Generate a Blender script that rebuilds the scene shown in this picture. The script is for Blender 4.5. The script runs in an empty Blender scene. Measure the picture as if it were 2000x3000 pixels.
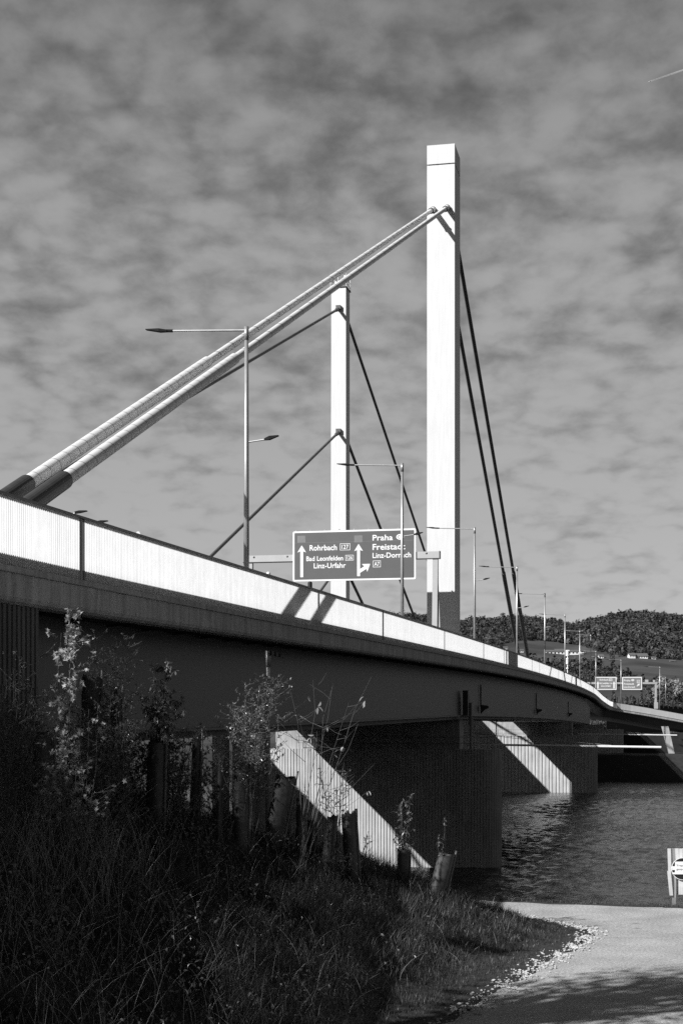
import bpy, math, random
import numpy as np
from mathutils import Vector, Matrix

rng = np.random.default_rng(7)
random.seed(7)
scene = bpy.context.scene
COL = scene.collection
EYE = 5.0                      # camera height above the path
F, HY = 4400.0, 2105.0         # survey constants of the site sketch (focal length, horizon row)


def at(px, py, depth):
    """site sketch reading + distance -> world point"""
    return Vector(((px - 1000) / F * depth, depth, EYE + (HY - py) / F * depth))


def sketch(p):
    return 1000 + F * p[0] / p[1], HY - F * (p[2] - EYE) / p[1]


TH = math.atan(0.2118)
CT, ST = math.cos(TH), math.sin(TH)
NV = Vector((CT, -ST, 0))      # across the bridge, towards the river side we stand on
DV = Vector((ST, CT, 0))       # along the bridge


def br(n, d, z):
    return Vector((CT * n + ST * d, -ST * n + CT * d, z))


def nd(p):
    return CT * p[0] - ST * p[1], ST * p[0] + CT * p[1]


# ------------------------------------------------------------------ materials
def new_mat(name):
    m = bpy.data.materials.new(name)
    m.use_nodes = True
    nt = m.node_tree
    return m, nt, nt.nodes['Principled BSDF']


def g(v):
    return (v, v, v, 1)


def ramp(nt, src, stops):
    r = nt.nodes.new('ShaderNodeValToRGB')
    e = r.color_ramp.elements
    while len(e) < len(stops):
        e.new(0.5)
    for k, (p, v) in enumerate(stops):
        e[k].position = p
        e[k].color = g(v)
    nt.links.new(src, r.inputs[0])
    return r.outputs[0]


def noise(nt, scale, detail=4, stretch=(1, 1, 1), coord='Object', rough=0.55):
    tc = nt.nodes.new('ShaderNodeTexCoord')
    mp = nt.nodes.new('ShaderNodeMapping')
    mp.inputs['Scale'].default_value = stretch
    nt.links.new(tc.outputs[coord], mp.inputs[0])
    n = nt.nodes.new('ShaderNodeTexNoise')
    n.inputs['Scale'].default_value = scale
    n.inputs['Detail'].default_value = detail
    n.inputs['Roughness'].default_value = rough
    nt.links.new(mp.outputs[0], n.inputs['Vector'])
    return n.outputs['Fac']


def mul(nt, a, b):
    m = nt.nodes.new('ShaderNodeMix')
    m.data_type = 'RGBA'
    m.blend_type = 'MULTIPLY'
    m.inputs[0].default_value = 1
    nt.links.new(a, m.inputs[6])
    nt.links.new(b, m.inputs[7])
    return m.outputs[2]


def bump(nt, b, src, strength, dist):
    bp = nt.nodes.new('ShaderNodeBump')
    bp.inputs['Strength'].default_value = strength
    bp.inputs['Distance'].default_value = dist
    nt.links.new(src, bp.inputs['Height'])
    nt.links.new(bp.outputs[0], b.inputs['Normal'])


def mat_plain(name, v, rough=0.5, var=0.15, scale=1.5, metal=0.0, streak=0.0, bmp=0.0, spec=0.5):
    m, nt, b = new_mat(name)
    c = ramp(nt, noise(nt, scale, 5), [(0.3, v * (1 - var)), (0.7, v * (1 + var))])
    if streak:
        s = ramp(nt, noise(nt, 1.6, 6, (3, 3, 0.22)), [(0.38, 1 - streak), (0.62, 1.0)])
        c = mul(nt, c, s)
    nt.links.new(c, b.inputs['Base Color'])
    b.inputs['Roughness'].default_value = rough
    b.inputs['Metallic'].default_value = metal
    b.inputs['Specular IOR Level'].default_value = spec
    if bmp:
        bump(nt, b, noise(nt, 40, 4), bmp, 0.01)
    return m


def mat_fascia():
    m, nt, b = new_mat('fascia_concrete')
    c = ramp(nt, noise(nt, 0.9, 6), [(0.3, 0.50), (0.7, 0.66)])
    s = ramp(nt, noise(nt, 11.0, 6, (1, 1, 0.42), rough=0.75), [(0.34, 0.10), (0.41, 1.0)])
    s2 = ramp(nt, noise(nt, 1.3, 4, (2.5, 2.5, 0.12)), [(0.4, 0.72), (0.6, 1.0)])
    nt.links.new(mul(nt, mul(nt, c, s), s2), b.inputs['Base Color'])
    b.inputs['Roughness'].default_value = 0.85
    bump(nt, b, noise(nt, 6, 4), 0.08, 0.01)
    return m


M = {}
M['pylon'] = mat_plain('pylon_white_paint', 0.71, 0.55, 0.02, 0.4, streak=0.06)
M['pylonjoint'] = mat_plain('joint_dark', 0.03, 0.7)
M['slat'] = mat_plain('railing_aluminium_paint', 0.74, 0.55, 0.05, 3.0, streak=0.10)
M['rail'] = mat_plain('handrail_dark_steel', 0.10, 0.45, 0.1)
M['fascia'] = mat_fascia()
M['lip'] = mat_plain('coping_concrete', 0.52, 0.85, 0.2, 2.5, streak=0.25)
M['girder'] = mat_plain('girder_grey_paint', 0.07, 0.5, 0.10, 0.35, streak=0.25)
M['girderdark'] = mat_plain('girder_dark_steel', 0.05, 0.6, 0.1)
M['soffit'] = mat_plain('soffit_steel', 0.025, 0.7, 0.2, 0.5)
M['asphalt'] = mat_plain('road_asphalt', 0.06, 0.9, 0.2, 8)
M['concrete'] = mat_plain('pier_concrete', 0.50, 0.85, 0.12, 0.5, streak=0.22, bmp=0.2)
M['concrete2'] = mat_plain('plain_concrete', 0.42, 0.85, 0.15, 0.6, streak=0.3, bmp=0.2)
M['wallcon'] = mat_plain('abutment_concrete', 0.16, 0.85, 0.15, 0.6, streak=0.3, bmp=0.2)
M['casing'] = mat_plain('anchor_casing_dark_paint', 0.055, 0.38, 0.15, 2.0)
M['galv'] = mat_plain('galvanised_steel', 0.48, 0.38, 0.1, 4, metal=0.6)
M['lamphead'] = mat_plain('lamp_head_grey', 0.012, 0.75, 0.1, 5, spec=0.15)
M['postdark'] = mat_plain('railing_post_dark_paint', 0.16, 0.4, 0.1, 3)
M['glass'] = mat_plain('lamp_glass', 0.3, 0.15, 0.02)
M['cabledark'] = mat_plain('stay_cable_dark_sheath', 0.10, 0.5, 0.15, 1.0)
M['signface'] = mat_plain('sign_blue_as_grey', 0.105, 0.5, 0.05, 0.8)
M['signpatch'] = mat_plain('sign_lane_panel_grey', 0.20, 0.5, 0.12, 2)
M['signface2'] = mat_plain('sign_face_lighter', 0.24, 0.5, 0.04, 0.8)
M['white'] = mat_plain('retroreflective_white', 0.88, 0.5, 0.01)
M['gantry'] = mat_plain('gantry_galvanised', 0.46, 0.5, 0.06, 1.0, metal=0.1)
M['black'] = mat_plain('black_paint', 0.015, 0.5, 0.1)
M['pipe'] = mat_plain('pipe_grey_paint', 0.22, 0.4, 0.1, 2)
M['boom'] = mat_plain('boom_white_paint', 0.75, 0.4, 0.08, 2)
M['tube'] = mat_plain('tree_guard_plastic', 0.055, 0.5, 0.45, 6, streak=0.35)
M['stake'] = mat_plain('weathered_stake_wood', 0.22, 0.8, 0.3, 8, streak=0.4)
M['wood'] = mat_plain('pale_board_wood', 0.72, 0.75, 0.12, 5, streak=0.25)
M['bark'] = mat_plain('bark', 0.09, 0.9, 0.3, 12, bmp=0.3)
M['twig'] = mat_plain('twig_bark', 0.09, 0.8, 0.3, 12)
M['housewall'] = mat_plain('rendered_wall', 0.8, 0.8, 0.03)
M['roof'] = mat_plain('tiled_roof', 0.12, 0.8, 0.2, 2)
M['dkglass'] = mat_plain('window_glass', 0.03, 0.1, 0.1)
M['barrier'] = mat_plain('barrier_black_panel', 0.012, 0.7, 0.1)
M['stone'] = mat_plain('gravel_stone', 0.46, 0.85, 0.5, 14)


def mat_leaf(name, lo, hi, scale=3.0, transl=0.25, rough=0.5, spec=0.4):
    m, nt, b = new_mat(name)
    c = ramp(nt, noise(nt, scale, 3), [(0.35, lo), (0.65, hi)])
    nt.links.new(c, b.inputs['Base Color'])
    b.inputs['Roughness'].default_value = rough
    b.inputs['Specular IOR Level'].default_value = spec
    if transl:
        t = nt.nodes.new('ShaderNodeBsdfTranslucent')
        nt.links.new(c, t.inputs[0])
        mx = nt.nodes.new('ShaderNodeMixShader')
        mx.inputs[0].default_value = transl
        nt.links.new(b.outputs[0], mx.inputs[1])
        nt.links.new(t.outputs[0], mx.inputs[2])
        nt.links.new(mx.outputs[0], nt.nodes['Material Output'].inputs['Surface'])
    return m


M['grass'] = mat_leaf('meadow_grass', 0.028, 0.095, 0.9, 0.25, 0.45)
M['drygrass'] = mat_leaf('dry_grass_stalk', 0.18, 0.42, 2.0, 0.2, 0.5)
M['leafdark'] = mat_leaf('leaf_dark_glossy', 0.08, 0.24, 5, 0.3, 0.3, 0.8)
M['leafmaple'] = mat_leaf('leaf_pale_maple', 0.24, 0.52, 6, 0.3)
M['leafmid'] = mat_leaf('leaf_mid', 0.12, 0.30, 5, 0.25, 0.4)
M['forest'] = mat_leaf('forest_leaves', 0.025, 0.085, 0.02, 0.1, 0.8, 0.1)
_nt = M['forest'].node_tree
_b = _nt.nodes['Principled BSDF']
_c = _b.inputs['Base Color'].links[0].from_socket
_t = ramp(_nt, noise(_nt, 0.16, 1), [(0.38, 0.55), (0.62, 1.7)])
_m = mul(_nt, _c, _t)
_nt.links.new(_m, _b.inputs['Base Color'])
M['treeleaf'] = mat_leaf('tree_leaves', 0.03, 0.11, 0.3, 0.15, 0.7, 0.2)
M['treepale'] = mat_leaf('tree_leaves_pale', 0.16, 0.36, 0.3, 0.15, 0.7, 0.2)


def mat_cable():
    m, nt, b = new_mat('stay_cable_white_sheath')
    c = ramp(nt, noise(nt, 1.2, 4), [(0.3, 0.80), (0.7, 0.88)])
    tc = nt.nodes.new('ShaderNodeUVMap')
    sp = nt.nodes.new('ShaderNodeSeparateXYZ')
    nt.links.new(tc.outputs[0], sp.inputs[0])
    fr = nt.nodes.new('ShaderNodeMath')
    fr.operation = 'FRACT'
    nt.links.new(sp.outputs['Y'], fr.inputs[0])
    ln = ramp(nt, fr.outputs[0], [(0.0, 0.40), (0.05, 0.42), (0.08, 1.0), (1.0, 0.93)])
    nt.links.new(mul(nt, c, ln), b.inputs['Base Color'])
    b.inputs['Roughness'].default_value = 0.42
    return m


M['cable'] = mat_cable()


def mat_path():
    m, nt, b = new_mat('pale_asphalt_path')
    a = ramp(nt, noise(nt, 16, 4, rough=0.9), [(0.36, 0.22), (0.5, 0.42), (0.64, 0.64)])
    c = ramp(nt, noise(nt, 0.7, 5), [(0.35, 0.8), (0.65, 1.08)])
    d = ramp(nt, noise(nt, 2.2, 5, (0.25, 2.2, 1)), [(0.30, 0.62), (0.38, 1.0)])
    nt.links.new(mul(nt, mul(nt, a, c), d), b.inputs['Base Color'])
    b.inputs['Roughness'].default_value = 0.9
    bump(nt, b, noise(nt, 60, 3, rough=0.8), 0.6, 0.012)
    return m


M['path'] = mat_path()
M['soil'] = mat_plain('dark_soil', 0.03, 0.95, 0.4, 4, bmp=0.6)
M['bankshade'] = mat_plain('bank_stone_painted_shade', 0.02, 0.95, 0.4, 0.8)  # shade on the far bank is put into this dark colour
M['bankstone'] = mat_plain('riprap', 0.07, 0.9, 0.6, 1.2, bmp=0.5)


def mat_water():
    m, nt, b = new_mat('river_water')
    b.inputs['Base Color'].default_value = g(0.010)
    b.inputs['Roughness'].default_value = 0.06
    b.inputs['IOR'].default_value = 1.333
    tc = nt.nodes.new('ShaderNodeTexCoord')
    mp = nt.nodes.new('ShaderNodeMapping')
    mp.inputs['Rotation'].default_value = (0, 0, 0.25)
    mp.inputs['Scale'].default_value = (0.8, 1.0, 1)
    nt.links.new(tc.outputs['Object'], mp.inputs[0])
    n1 = nt.nodes.new('ShaderNodeTexNoise')
    n1.inputs['Scale'].default_value = 3.2
    n1.inputs['Detail'].default_value = 7
    n1.inputs['Roughness'].default_value = 0.68
    n1.inputs['Distortion'].default_value = 0.5
    n2 = nt.nodes.new('ShaderNodeTexNoise')
    n2.inputs['Scale'].default_value = 0.05
    n2.inputs['Detail'].default_value = 3
    nt.links.new(mp.outputs[0], n1.inputs['Vector'])
    nt.links.new(mp.outputs[0], n2.inputs['Vector'])
    mr = nt.nodes.new('ShaderNodeMapRange')
    mr.inputs['From Min'].default_value = 0.3
    mr.inputs['From Max'].default_value = 0.7
    mr.inputs['To Min'].default_value = 0.35
    mr.inputs['To Max'].default_value = 1.0
    nt.links.new(n2.outputs['Fac'], mr.inputs[0])
    bp = nt.nodes.new('ShaderNodeBump')
    bp.inputs['Distance'].default_value = 0.13
    nt.links.new(mr.outputs[0], bp.inputs['Strength'])
    nt.links.new(n1.outputs['Fac'], bp.inputs['Height'])
    nt.links.new(bp.outputs[0], b.inputs['Normal'])
    return m


M['water'] = mat_water()


def mat_ground_far():
    m, nt, b = new_mat('meadow_far')
    c = ramp(nt, noise(nt, 0.012, 6), [(0.35, 0.045), (0.65, 0.095)])
    nt.links.new(c, b.inputs['Base Color'])
    b.inputs['Roughness'].default_value = 0.95
    b.inputs['Specular IOR Level'].default_value = 0.1
    return m


M['meadow'] = mat_ground_far()


# ------------------------------------------------------------------ mesh helpers
class MB:
    def __init__(self):
        self.v, self.f, self.uv = [], [], None
        self.smooth = False

    def add(self, vs, fs):
        o = len(self.v)
        self.v.extend([tuple(p) for p in vs])
        self.f.extend([tuple(i + o for i in q) for q in fs])
        return self

    def box8(self, p):
        """8 corners: bottom ring 0-3, top ring 4-7"""
        return self.add(p, [(3, 2, 1, 0), (4, 5, 6, 7), (0, 1, 5, 4), (1, 2, 6, 5), (2, 3, 7, 6), (3, 0, 4, 7)])

    def box(self, c, size, ax=None):
        ax = ax or (Vector((1, 0, 0)), Vector((0, 1, 0)), Vector((0, 0, 1)))
        c = Vector(c)
        h = [a * (s / 2) for a, s in zip(ax, size)]
        p = []
        for z in (-1, 1):
            for x, y in ((-1, -1), (1, -1), (1, 1), (-1, 1)):
                p.append(c + h[0] * x + h[1] * y + h[2] * z)
        return self.box8(p)

    def bbox(self, n0, n1, d0, d1, z0, z1):
        """box in bridge axes"""
        return self.box8([br(n0, d0, z0), br(n1, d0, z0), br(n1, d1, z0), br(n0, d1, z0),
                          br(n0, d0, z1), br(n1, d0, z1), br(n1, d1, z1), br(n0, d1, z1)])

    def tube(self, pts, radii, sides=10, cap=True, uvstep=None):
        pts = [Vector(p) for p in pts]
        if not hasattr(radii, '__len__'):
            radii = [radii] * len(pts)
        rings = []
        o = len(self.v)
        for i, p in enumerate(pts):
            t = (pts[min(i + 1, len(pts) - 1)] - pts[max(i - 1, 0)])
            t = t.normalized() if t.length > 1e-9 else Vector((0, 0, 1))
            up = Vector((0, 0, 1)) if abs(t.z) < 0.95 else Vector((1, 0, 0))
            a = t.cross(up).normalized()
            b = a.cross(t)
            for k in range(sides):
                an = 2 * math.pi * k / sides
                self.v.append(tuple(p + (a * math.cos(an) + b * math.sin(an)) * radii[i]))
            rings.append(o + i * sides)
        for i in range(len(pts) - 1):
            for k in range(sides):
                k2 = (k + 1) % sides
                self.f.append((rings[i] + k, rings[i] + k2, rings[i + 1] + k2, rings[i + 1] + k))
        if cap:
            self.f.append(tuple(rings[0] + k for k in reversed(range(sides))))
            self.f.append(tuple(rings[-1] + k for k in range(sides)))
        return self

    def prism(self, poly, off):
        """closed polygon (3D points) extruded by vector off"""
        n = len(poly)
        off = Vector(off)
        vs = [Vector(p) for p in poly] + [Vector(p) + off for p in poly]
        fs = [tuple(range(n - 1, -1, -1)), tuple(range(n, 2 * n))]
        fs += [(i, (i + 1) % n, n + (i + 1) % n, n + i) for i in range(n)]
        return self.add(vs, fs)

    def build(self, name, mat, parent=None, origin=(0, 0, 0), smooth=False, place=False):
        me = bpy.data.meshes.new(name)
        o3 = Vector(origin)
        vs = np.array(self.v, dtype=np.float64).reshape(-1, 3) - np.array(o3)
        me.from_pydata(vs.tolist(), [], self.f)
        me.materials.append(mat)
        if smooth:
            me.polygons.foreach_set('use_smooth', [True] * len(me.polygons))
        me.update()
        ob = bpy.data.objects.new(name, me)
        COL.objects.link(ob)
        if parent:
            ob.parent = parent
        else:
            ob.location = o3
        return ob


def np_mesh(name, verts, faces, mat, parent=None, smooth=False):
    """verts (N,3); faces (M,k) all with k corners"""
    me = bpy.data.meshes.new(name)
    k = faces.shape[1]
    me.vertices.add(len(verts))
    me.vertices.foreach_set('co', np.ascontiguousarray(verts, dtype=np.float32).ravel())
    me.loops.add(faces.size)
    me.loops.foreach_set('vertex_index', np.ascontiguousarray(faces, dtype=np.int32).ravel())
    me.polygons.add(len(faces))
    me.polygons.foreach_set('loop_start', np.arange(0, faces.size, k, dtype=np.int32))
    me.polygons.foreach_set('loop_total', np.full(len(faces), k, dtype=np.int32))
    me.polygons.foreach_set('use_smooth', np.full(len(faces), bool(smooth)))
    me.materials.append(mat)
    me.update(calc_edges=True)
    me.validate()
    ob = bpy.data.objects.new(name, me)
    COL.objects.link(ob)
    if parent:
        ob.parent = parent
    return ob


def tag(o, label=None, cat=None, group=None, kind=None):
    if label:
        o['label'] = label
    if cat:
        o['category'] = cat
    if group:
        o['group'] = group
    if kind:
        o['kind'] = kind
    return o


def thing(name, loc, label, cat, group=None, rz=0.0):
    o = bpy.data.objects.new(name, None)
    COL.objects.link(o)
    o.location = loc
    o.rotation_euler = (0, 0, rz)
    o.empty_display_size = 0.3
    return tag(o, label, cat, group)


def copy_tree(o, parent=None):
    c = o.copy()
    COL.objects.link(c)
    c.parent = parent
    for ch in [x for x in scene.objects if x.parent == o]:
        copy_tree(ch, c)
    return c


def text_mesh(txt, height, width=None, bold=0.0):
    """2D lettering -> (verts, faces) in a unit plane, height = cap height"""
    cu = bpy.data.curves.new('lettering', 'FONT')
    cu.body = txt
    cu.offset = bold
    cu.resolution_u = 3
    ob = bpy.data.objects.new('lettering', cu)
    COL.objects.link(ob)
    dg = bpy.context.evaluated_depsgraph_get()
    dg.update()
    me = bpy.data.meshes.new_from_object(ob.evaluated_get(dg))
    vs = [Vector(v.co) for v in me.vertices]
    fs = [tuple(p.vertices) for p in me.polygons]
    bpy.data.objects.remove(ob)
    bpy.data.curves.remove(cu)
    bpy.data.meshes.remove(me)
    x0 = min(v.x for v in vs)
    x1 = max(v.x for v in vs)
    sy = height / 0.69
    sx = sy if width is None else width / (x1 - x0)
    return [((v.x - x0) * sx, v.y * sy) for v in vs], fs


# ------------------------------------------------------------------ world, sun, camera
SUN = (NV * -1.0 + DV * -1.11 + Vector((0, 0, 0.97))).normalized()
elev = math.asin(SUN.z)

w = bpy.data.worlds.new('World')
scene.world = w
w.use_nodes = True
nt = w.node_tree
nt.nodes.clear()
out = nt.nodes.new('ShaderNodeOutputWorld')
bg = nt.nodes.new('ShaderNodeBackground')
bg.inputs['Strength'].default_value = 0.12
nt.links.new(bg.outputs[0], out.inputs[0])
sky = nt.nodes.new('ShaderNodeTexSky')
sky.sky_type = 'NISHITA'
sky.sun_disc = False
sky.sun_elevation = elev
sky.sun_rotation = math.atan2(SUN.x, SUN.y)
sky.altitude = 250
bw = nt.nodes.new('ShaderNodeSeparateColor')
nt.links.new(sky.outputs[0], bw.inputs[0])
# black and white film behind an orange filter: mostly the red record of the sky
lin = nt.nodes.new('ShaderNodeMath')
lin.operation = 'MULTIPLY'
lin.inputs[1].default_value = 1.0
nt.links.new(bw.outputs[0], lin.inputs[0])
# cloud sheet: direction projected on to a flat layer overhead
tc = nt.nodes.new('ShaderNodeTexCoord')
sep = nt.nodes.new('ShaderNodeSeparateXYZ')
nt.links.new(tc.outputs['Generated'], sep.inputs[0])
zc = nt.nodes.new('ShaderNodeMath')
zc.operation = 'MAXIMUM'
zc.inputs[1].default_value = 0.0
nt.links.new(sep.outputs['Z'], zc.inputs[0])
za = nt.nodes.new('ShaderNodeMath')
za.operation = 'ADD'
za.inputs[1].default_value = 0.28
nt.links.new(zc.outputs[0], za.inputs[0])
dx = nt.nodes.new('ShaderNodeMath')
dx.operation = 'DIVIDE'
dy = nt.nodes.new('ShaderNodeMath')
dy.operation = 'DIVIDE'
nt.links.new(sep.outputs['X'], dx.inputs[0])
nt.links.new(za.outputs[0], dx.inputs[1])
nt.links.new(sep.outputs['Y'], dy.inputs[0])
nt.links.new(za.outputs[0], dy.inputs[1])
cmb = nt.nodes.new('ShaderNodeCombineXYZ')
nt.links.new(dx.outputs[0], cmb.inputs[0])
nt.links.new(dy.outputs[0], cmb.inputs[1])


def wnoise(scale, detail, rough, dist, off):
    mp = nt.nodes.new('ShaderNodeMapping')
    mp.inputs['Location'].default_value = off
    mp.inputs['Scale'].default_value = (1.0, 0.85, 1)
    nt.links.new(cmb.outputs[0], mp.inputs[0])
    n = nt.nodes.new('ShaderNodeTexNoise')
    n.inputs['Scale'].default_value = scale
    n.inputs['Detail'].default_value = detail
    n.inputs['Roughness'].default_value = rough
    n.inputs['Distortion'].default_value = dist
    nt.links.new(mp.outputs[0], n.inputs['Vector'])
    return n.outputs['Fac']


def wmath(op, a, b, clamp=False):
    n = nt.nodes.new('ShaderNodeMath')
    n.operation = op
    n.use_clamp = clamp
    for k, x in enumerate((a, b)):
        if isinstance(x, (int, float)):
            n.inputs[k].default_value = x
        else:
            nt.links.new(x, n.inputs[k])
    return n.outputs[0]


def wrange(x, a, b, c, d):
    n = nt.nodes.new('ShaderNodeMapRange')
    n.interpolation_type = 'SMOOTHSTEP'
    for k, v in zip(('From Min', 'From Max', 'To Min', 'To Max'), (a, b, c, d)):
        n.inputs[k].default_value = v
    nt.links.new(x, n.inputs[0])
    return n.outputs[0]


n_big = wnoise(2.6, 3, 0.5, 0.1, (3.1, 1.7, 0))
n_mid = wnoise(11.0, 7, 0.55, 0.1, (0.4, 5.2, 0))
n_fine = wnoise(30.0, 6, 0.65, 0.2, (1.4, 2.2, 0))
# rolled puffs: soft cells, warped
wz = nt.nodes.new('ShaderNodeTexNoise')
wz.inputs['Scale'].default_value = 5.0
wz.inputs['Detail'].default_value = 4
nt.links.new(cmb.outputs[0], wz.inputs['Vector'])
wv = nt.nodes.new('ShaderNodeVectorMath')
wv.operation = 'SCALE'
wv.inputs['Scale'].default_value = 0.16
nt.links.new(wz.outputs['Color'], wv.inputs[0])
wa = nt.nodes.new('ShaderNodeVectorMath')
wa.operation = 'ADD'
nt.links.new(cmb.outputs[0], wa.inputs[0])
nt.links.new(wv.outputs[0], wa.inputs[1])
vo = nt.nodes.new('ShaderNodeTexVoronoi')
vo.feature = 'SMOOTH_F1'
vo.inputs['Scale'].default_value = 15.0
vo.inputs['Smoothness'].default_value = 0.35
vo.inputs['Detail'].default_value = 1.0
vo.inputs['Roughness'].default_value = 0.45
nt.links.new(wa.outputs[0], vo.inputs['Vector'])
puff = wmath('SUBTRACT', 0.75, vo.outputs['Distance'])
cover = wmath('ADD', wmath('MULTIPLY', n_big, 0.40), wmath('MULTIPLY', n_mid, 0.45))
cover = wmath('ADD', cover, wmath('MULTIPLY', n_fine, 0.30))
cover = wmath('ADD', cover, wmath('MULTIPLY', puff, 0.32))
# the sheet gets thicker and smoother towards the horizon, and lies ahead of us; overhead and behind it thins out
elevterm = wrange(sep.outputs['Z'], 0.04, 0.36, 0.25, 0.06)
cover = wmath('ADD', cover, elevterm)
mask = wrange(cover, 0.35, 0.86, 0.0, 1.0)
ahead = wrange(sep.outputs['Y'], 0.05, 0.9, 0.05, 1.0)
mask = wmath('MULTIPLY', mask, ahead)
# ice crystals of the sheet scatter the sun: brighter where thicker
thin = wrange(sep.outputs['Z'], 0.26, 0.60, 1.0, 0.38)
mask = wmath('ADD', wmath('MULTIPLY', mask, 0.74), wmath('MULTIPLY', ahead, 0.24))
mask = wmath('MULTIPLY', mask, thin)
cl = wmath('MULTIPLY', mask, 2.05)
col = wmath('ADD', wmath('MULTIPLY', lin.outputs[0], 0.24), cl)
nt.links.new(col, bg.inputs['Color'])

sd = bpy.data.lights.new('sun', 'SUN')
sd.energy = 5.0
sd.angle = math.radians(0.53)
sd.color = (1.0, 1.0, 1.0)
so = bpy.data.objects.new('sun', sd)
COL.objects.link(so)
so.rotation_euler = SUN.to_track_quat('Z', 'Y').to_euler()
so.location = (0, 0, 200)

cam = bpy.data.cameras.new('camera')
cam.sensor_fit = 'VERTICAL'
cam.sensor_height = 36
cam.sensor_width = 24
cam.lens = F / 3000 * 36
cam.shift_y = (HY - 1500) / 3000
cam.clip_end = 60000
cam.clip_start = 0.1
co = bpy.data.objects.new('camera', cam)
COL.objects.link(co)
co.location = (0, 0, EYE)
co.rotation_euler = (math.radians(90), 0, 0)
scene.camera = co
scene.cycles.use_denoising = False
scene.cycles.use_adaptive_sampling = False
w.cycles.sampling_method = 'MANUAL'
w.cycles.sample_map_resolution = 512
scene.cycles.sample_clamp_indirect = 4
scene.cycles.max_bounces = 6
scene.cycles.diffuse_bounces = 3
scene.cycles.glossy_bounces = 3
scene.cycles.caustics_reflective = False
scene.cycles.caustics_refractive = False

vs = scene.view_settings
vs.view_transform = 'Standard'
vs.look = 'None'
vs.gamma = 1
vs.exposure = 0.35

# ------------------------------------------------------------------ terrain near the camera
WATER = -8.33
PATH_POLY = [(-4.0, 11.0), (-1.1, 18), (1.67, 24.6), (3.24, 28.4), (4.82, 32.1), (5.55, 33.9), (5.86, 35.0), (5.65, 36.3),
             (5.1, 37.3), (3.42, 39.4), (2.2, 40.4), (-2.5, 44.2), (-14, 53), (-15.2, 54.8), (-3, 46.0), (2.0, 42.2), (4.4, 40.9),
             (8.98, 39.5), (16, 37.6), (34, 33), (34, 11)]
RIVER = [(120, 10), (34, 33.4), (16, 38.0), (8.98, 39.8), (4.4, 41.2), (2.0, 42.6), (-3, 46.5), (-15.2, 55.4), (-60, 92)]


def seg_dist(P, a, b):
    a = np.array(a, float)
    b = np.array(b, float)
    ab = b - a
    t = np.clip(((P - a) @ ab) / (ab @ ab), 0, 1)
    q = a + t[:, None] * ab
    return np.hypot(*(P - q).T), (P[:, 0] - a[0]) * ab[1] - (P[:, 1] - a[1]) * ab[0]


def in_poly(P, poly):
    inside = np.zeros(len(P), bool)
    n = len(poly)
    for i in range(n):
        x0, y0 = poly[i]
        x1, y1 = poly[(i + 1) % n]
        c = ((y0 > P[:, 1]) != (y1 > P[:, 1])) & (P[:, 0] < (x1 - x0) * (P[:, 1] - y0) / (y1 - y0 + 1e-12) + x0)
        inside ^= c
    return inside


def path_dist(P):
    d = np.full(len(P), 1e9)
    for i in range(len(PATH_POLY)):
        dd, _ = seg_dist(P, PATH_POLY[i], PATH_POLY[(i + 1) % len(PATH_POLY)])
        d = np.minimum(d, dd)
    return np.where(in_poly(P, PATH_POLY), -d, d)


def river_dist(P):
    d = np.full(len(P), 1e9)
    sg = np.zeros(len(P))
    for i in range(len(RIVER) - 1):
        dd, s = seg_dist(P, RIVER[i], RIVER[i + 1])
        sg = np.where(dd < d, s, sg)
        d = np.minimum(d, dd)
    return np.where(sg > 0, d, -d)


def wob(P, sc):
    return (np.sin(P[:, 0] * sc * 1.3 + 1.1) * np.cos(P[:, 1] * sc * 0.9 + 2.3) + 0.5 * np.sin(P[:, 0] * sc * 2.9 + P[:, 1] * sc * 2.3))


def ground_z(P):
    P = np.asarray(P, float)
    dp = path_dist(P)
    dr = river_dist(P)
    d = np.maximum(dp, 0)
    rise = 0.37 * np.maximum(d - 1.15, 0) + 0.07 * np.minimum(d, 1.15)
    rise = rise + 0.10 * wob(P, 0.9) * np.clip(d - 1.2, 0, 1)
    rise = np.minimum(rise, 4.6)
    # a knoll under the viewpoint
    knoll = 3.35 * np.exp(-((P[:, 0] / 9.0) ** 2 + ((P[:, 1] + 1) / 8.0) ** 2) ** 2)
    z = np.maximum(rise, knoll)
    fall = -0.68 * np.maximum(dr - 0.35, 0)
    z = np.where(dr > 0, np.maximum(fall, WATER - 2.0) - 0.02, z)
    return np.where(dp < 0, np.maximum(knoll - 0.03, -0.03), z)


def gz(x, y):
    return float(ground_z(np.array([[x, y]]))[0])


def grid_mesh(name, xs, ys, zf, mat, kind='structure', smooth=True):
    X, Y = np.meshgrid(xs, ys)
    P = np.stack([X.ravel(), Y.ravel()], 1)
    Z = zf(P)
    V = np.column_stack([P, Z])
    nx, ny = len(xs), len(ys)
    i = np.arange(nx * ny).reshape(ny, nx)
    Fc = np.stack([i[:-1, :-1].ravel(), i[:-1, 1:].ravel(), i[1:, 1:].ravel(), i[1:, :-1].ravel()], 1)
    o = np_mesh(name, V, Fc, mat, smooth=smooth)
    o['kind'] = kind
    return o


xs = np.concatenate([np.arange(-220, -20, 5.0), np.arange(-20, 14, 0.3), np.arange(14, 120, 4.0)])
ys = np.concatenate([np.arange(-120, 10, 4.0), np.arange(10, 62, 0.3), np.arange(62, 110, 3.0)])
grid_mesh('ground', xs, ys, ground_z, M['soil'])

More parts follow.
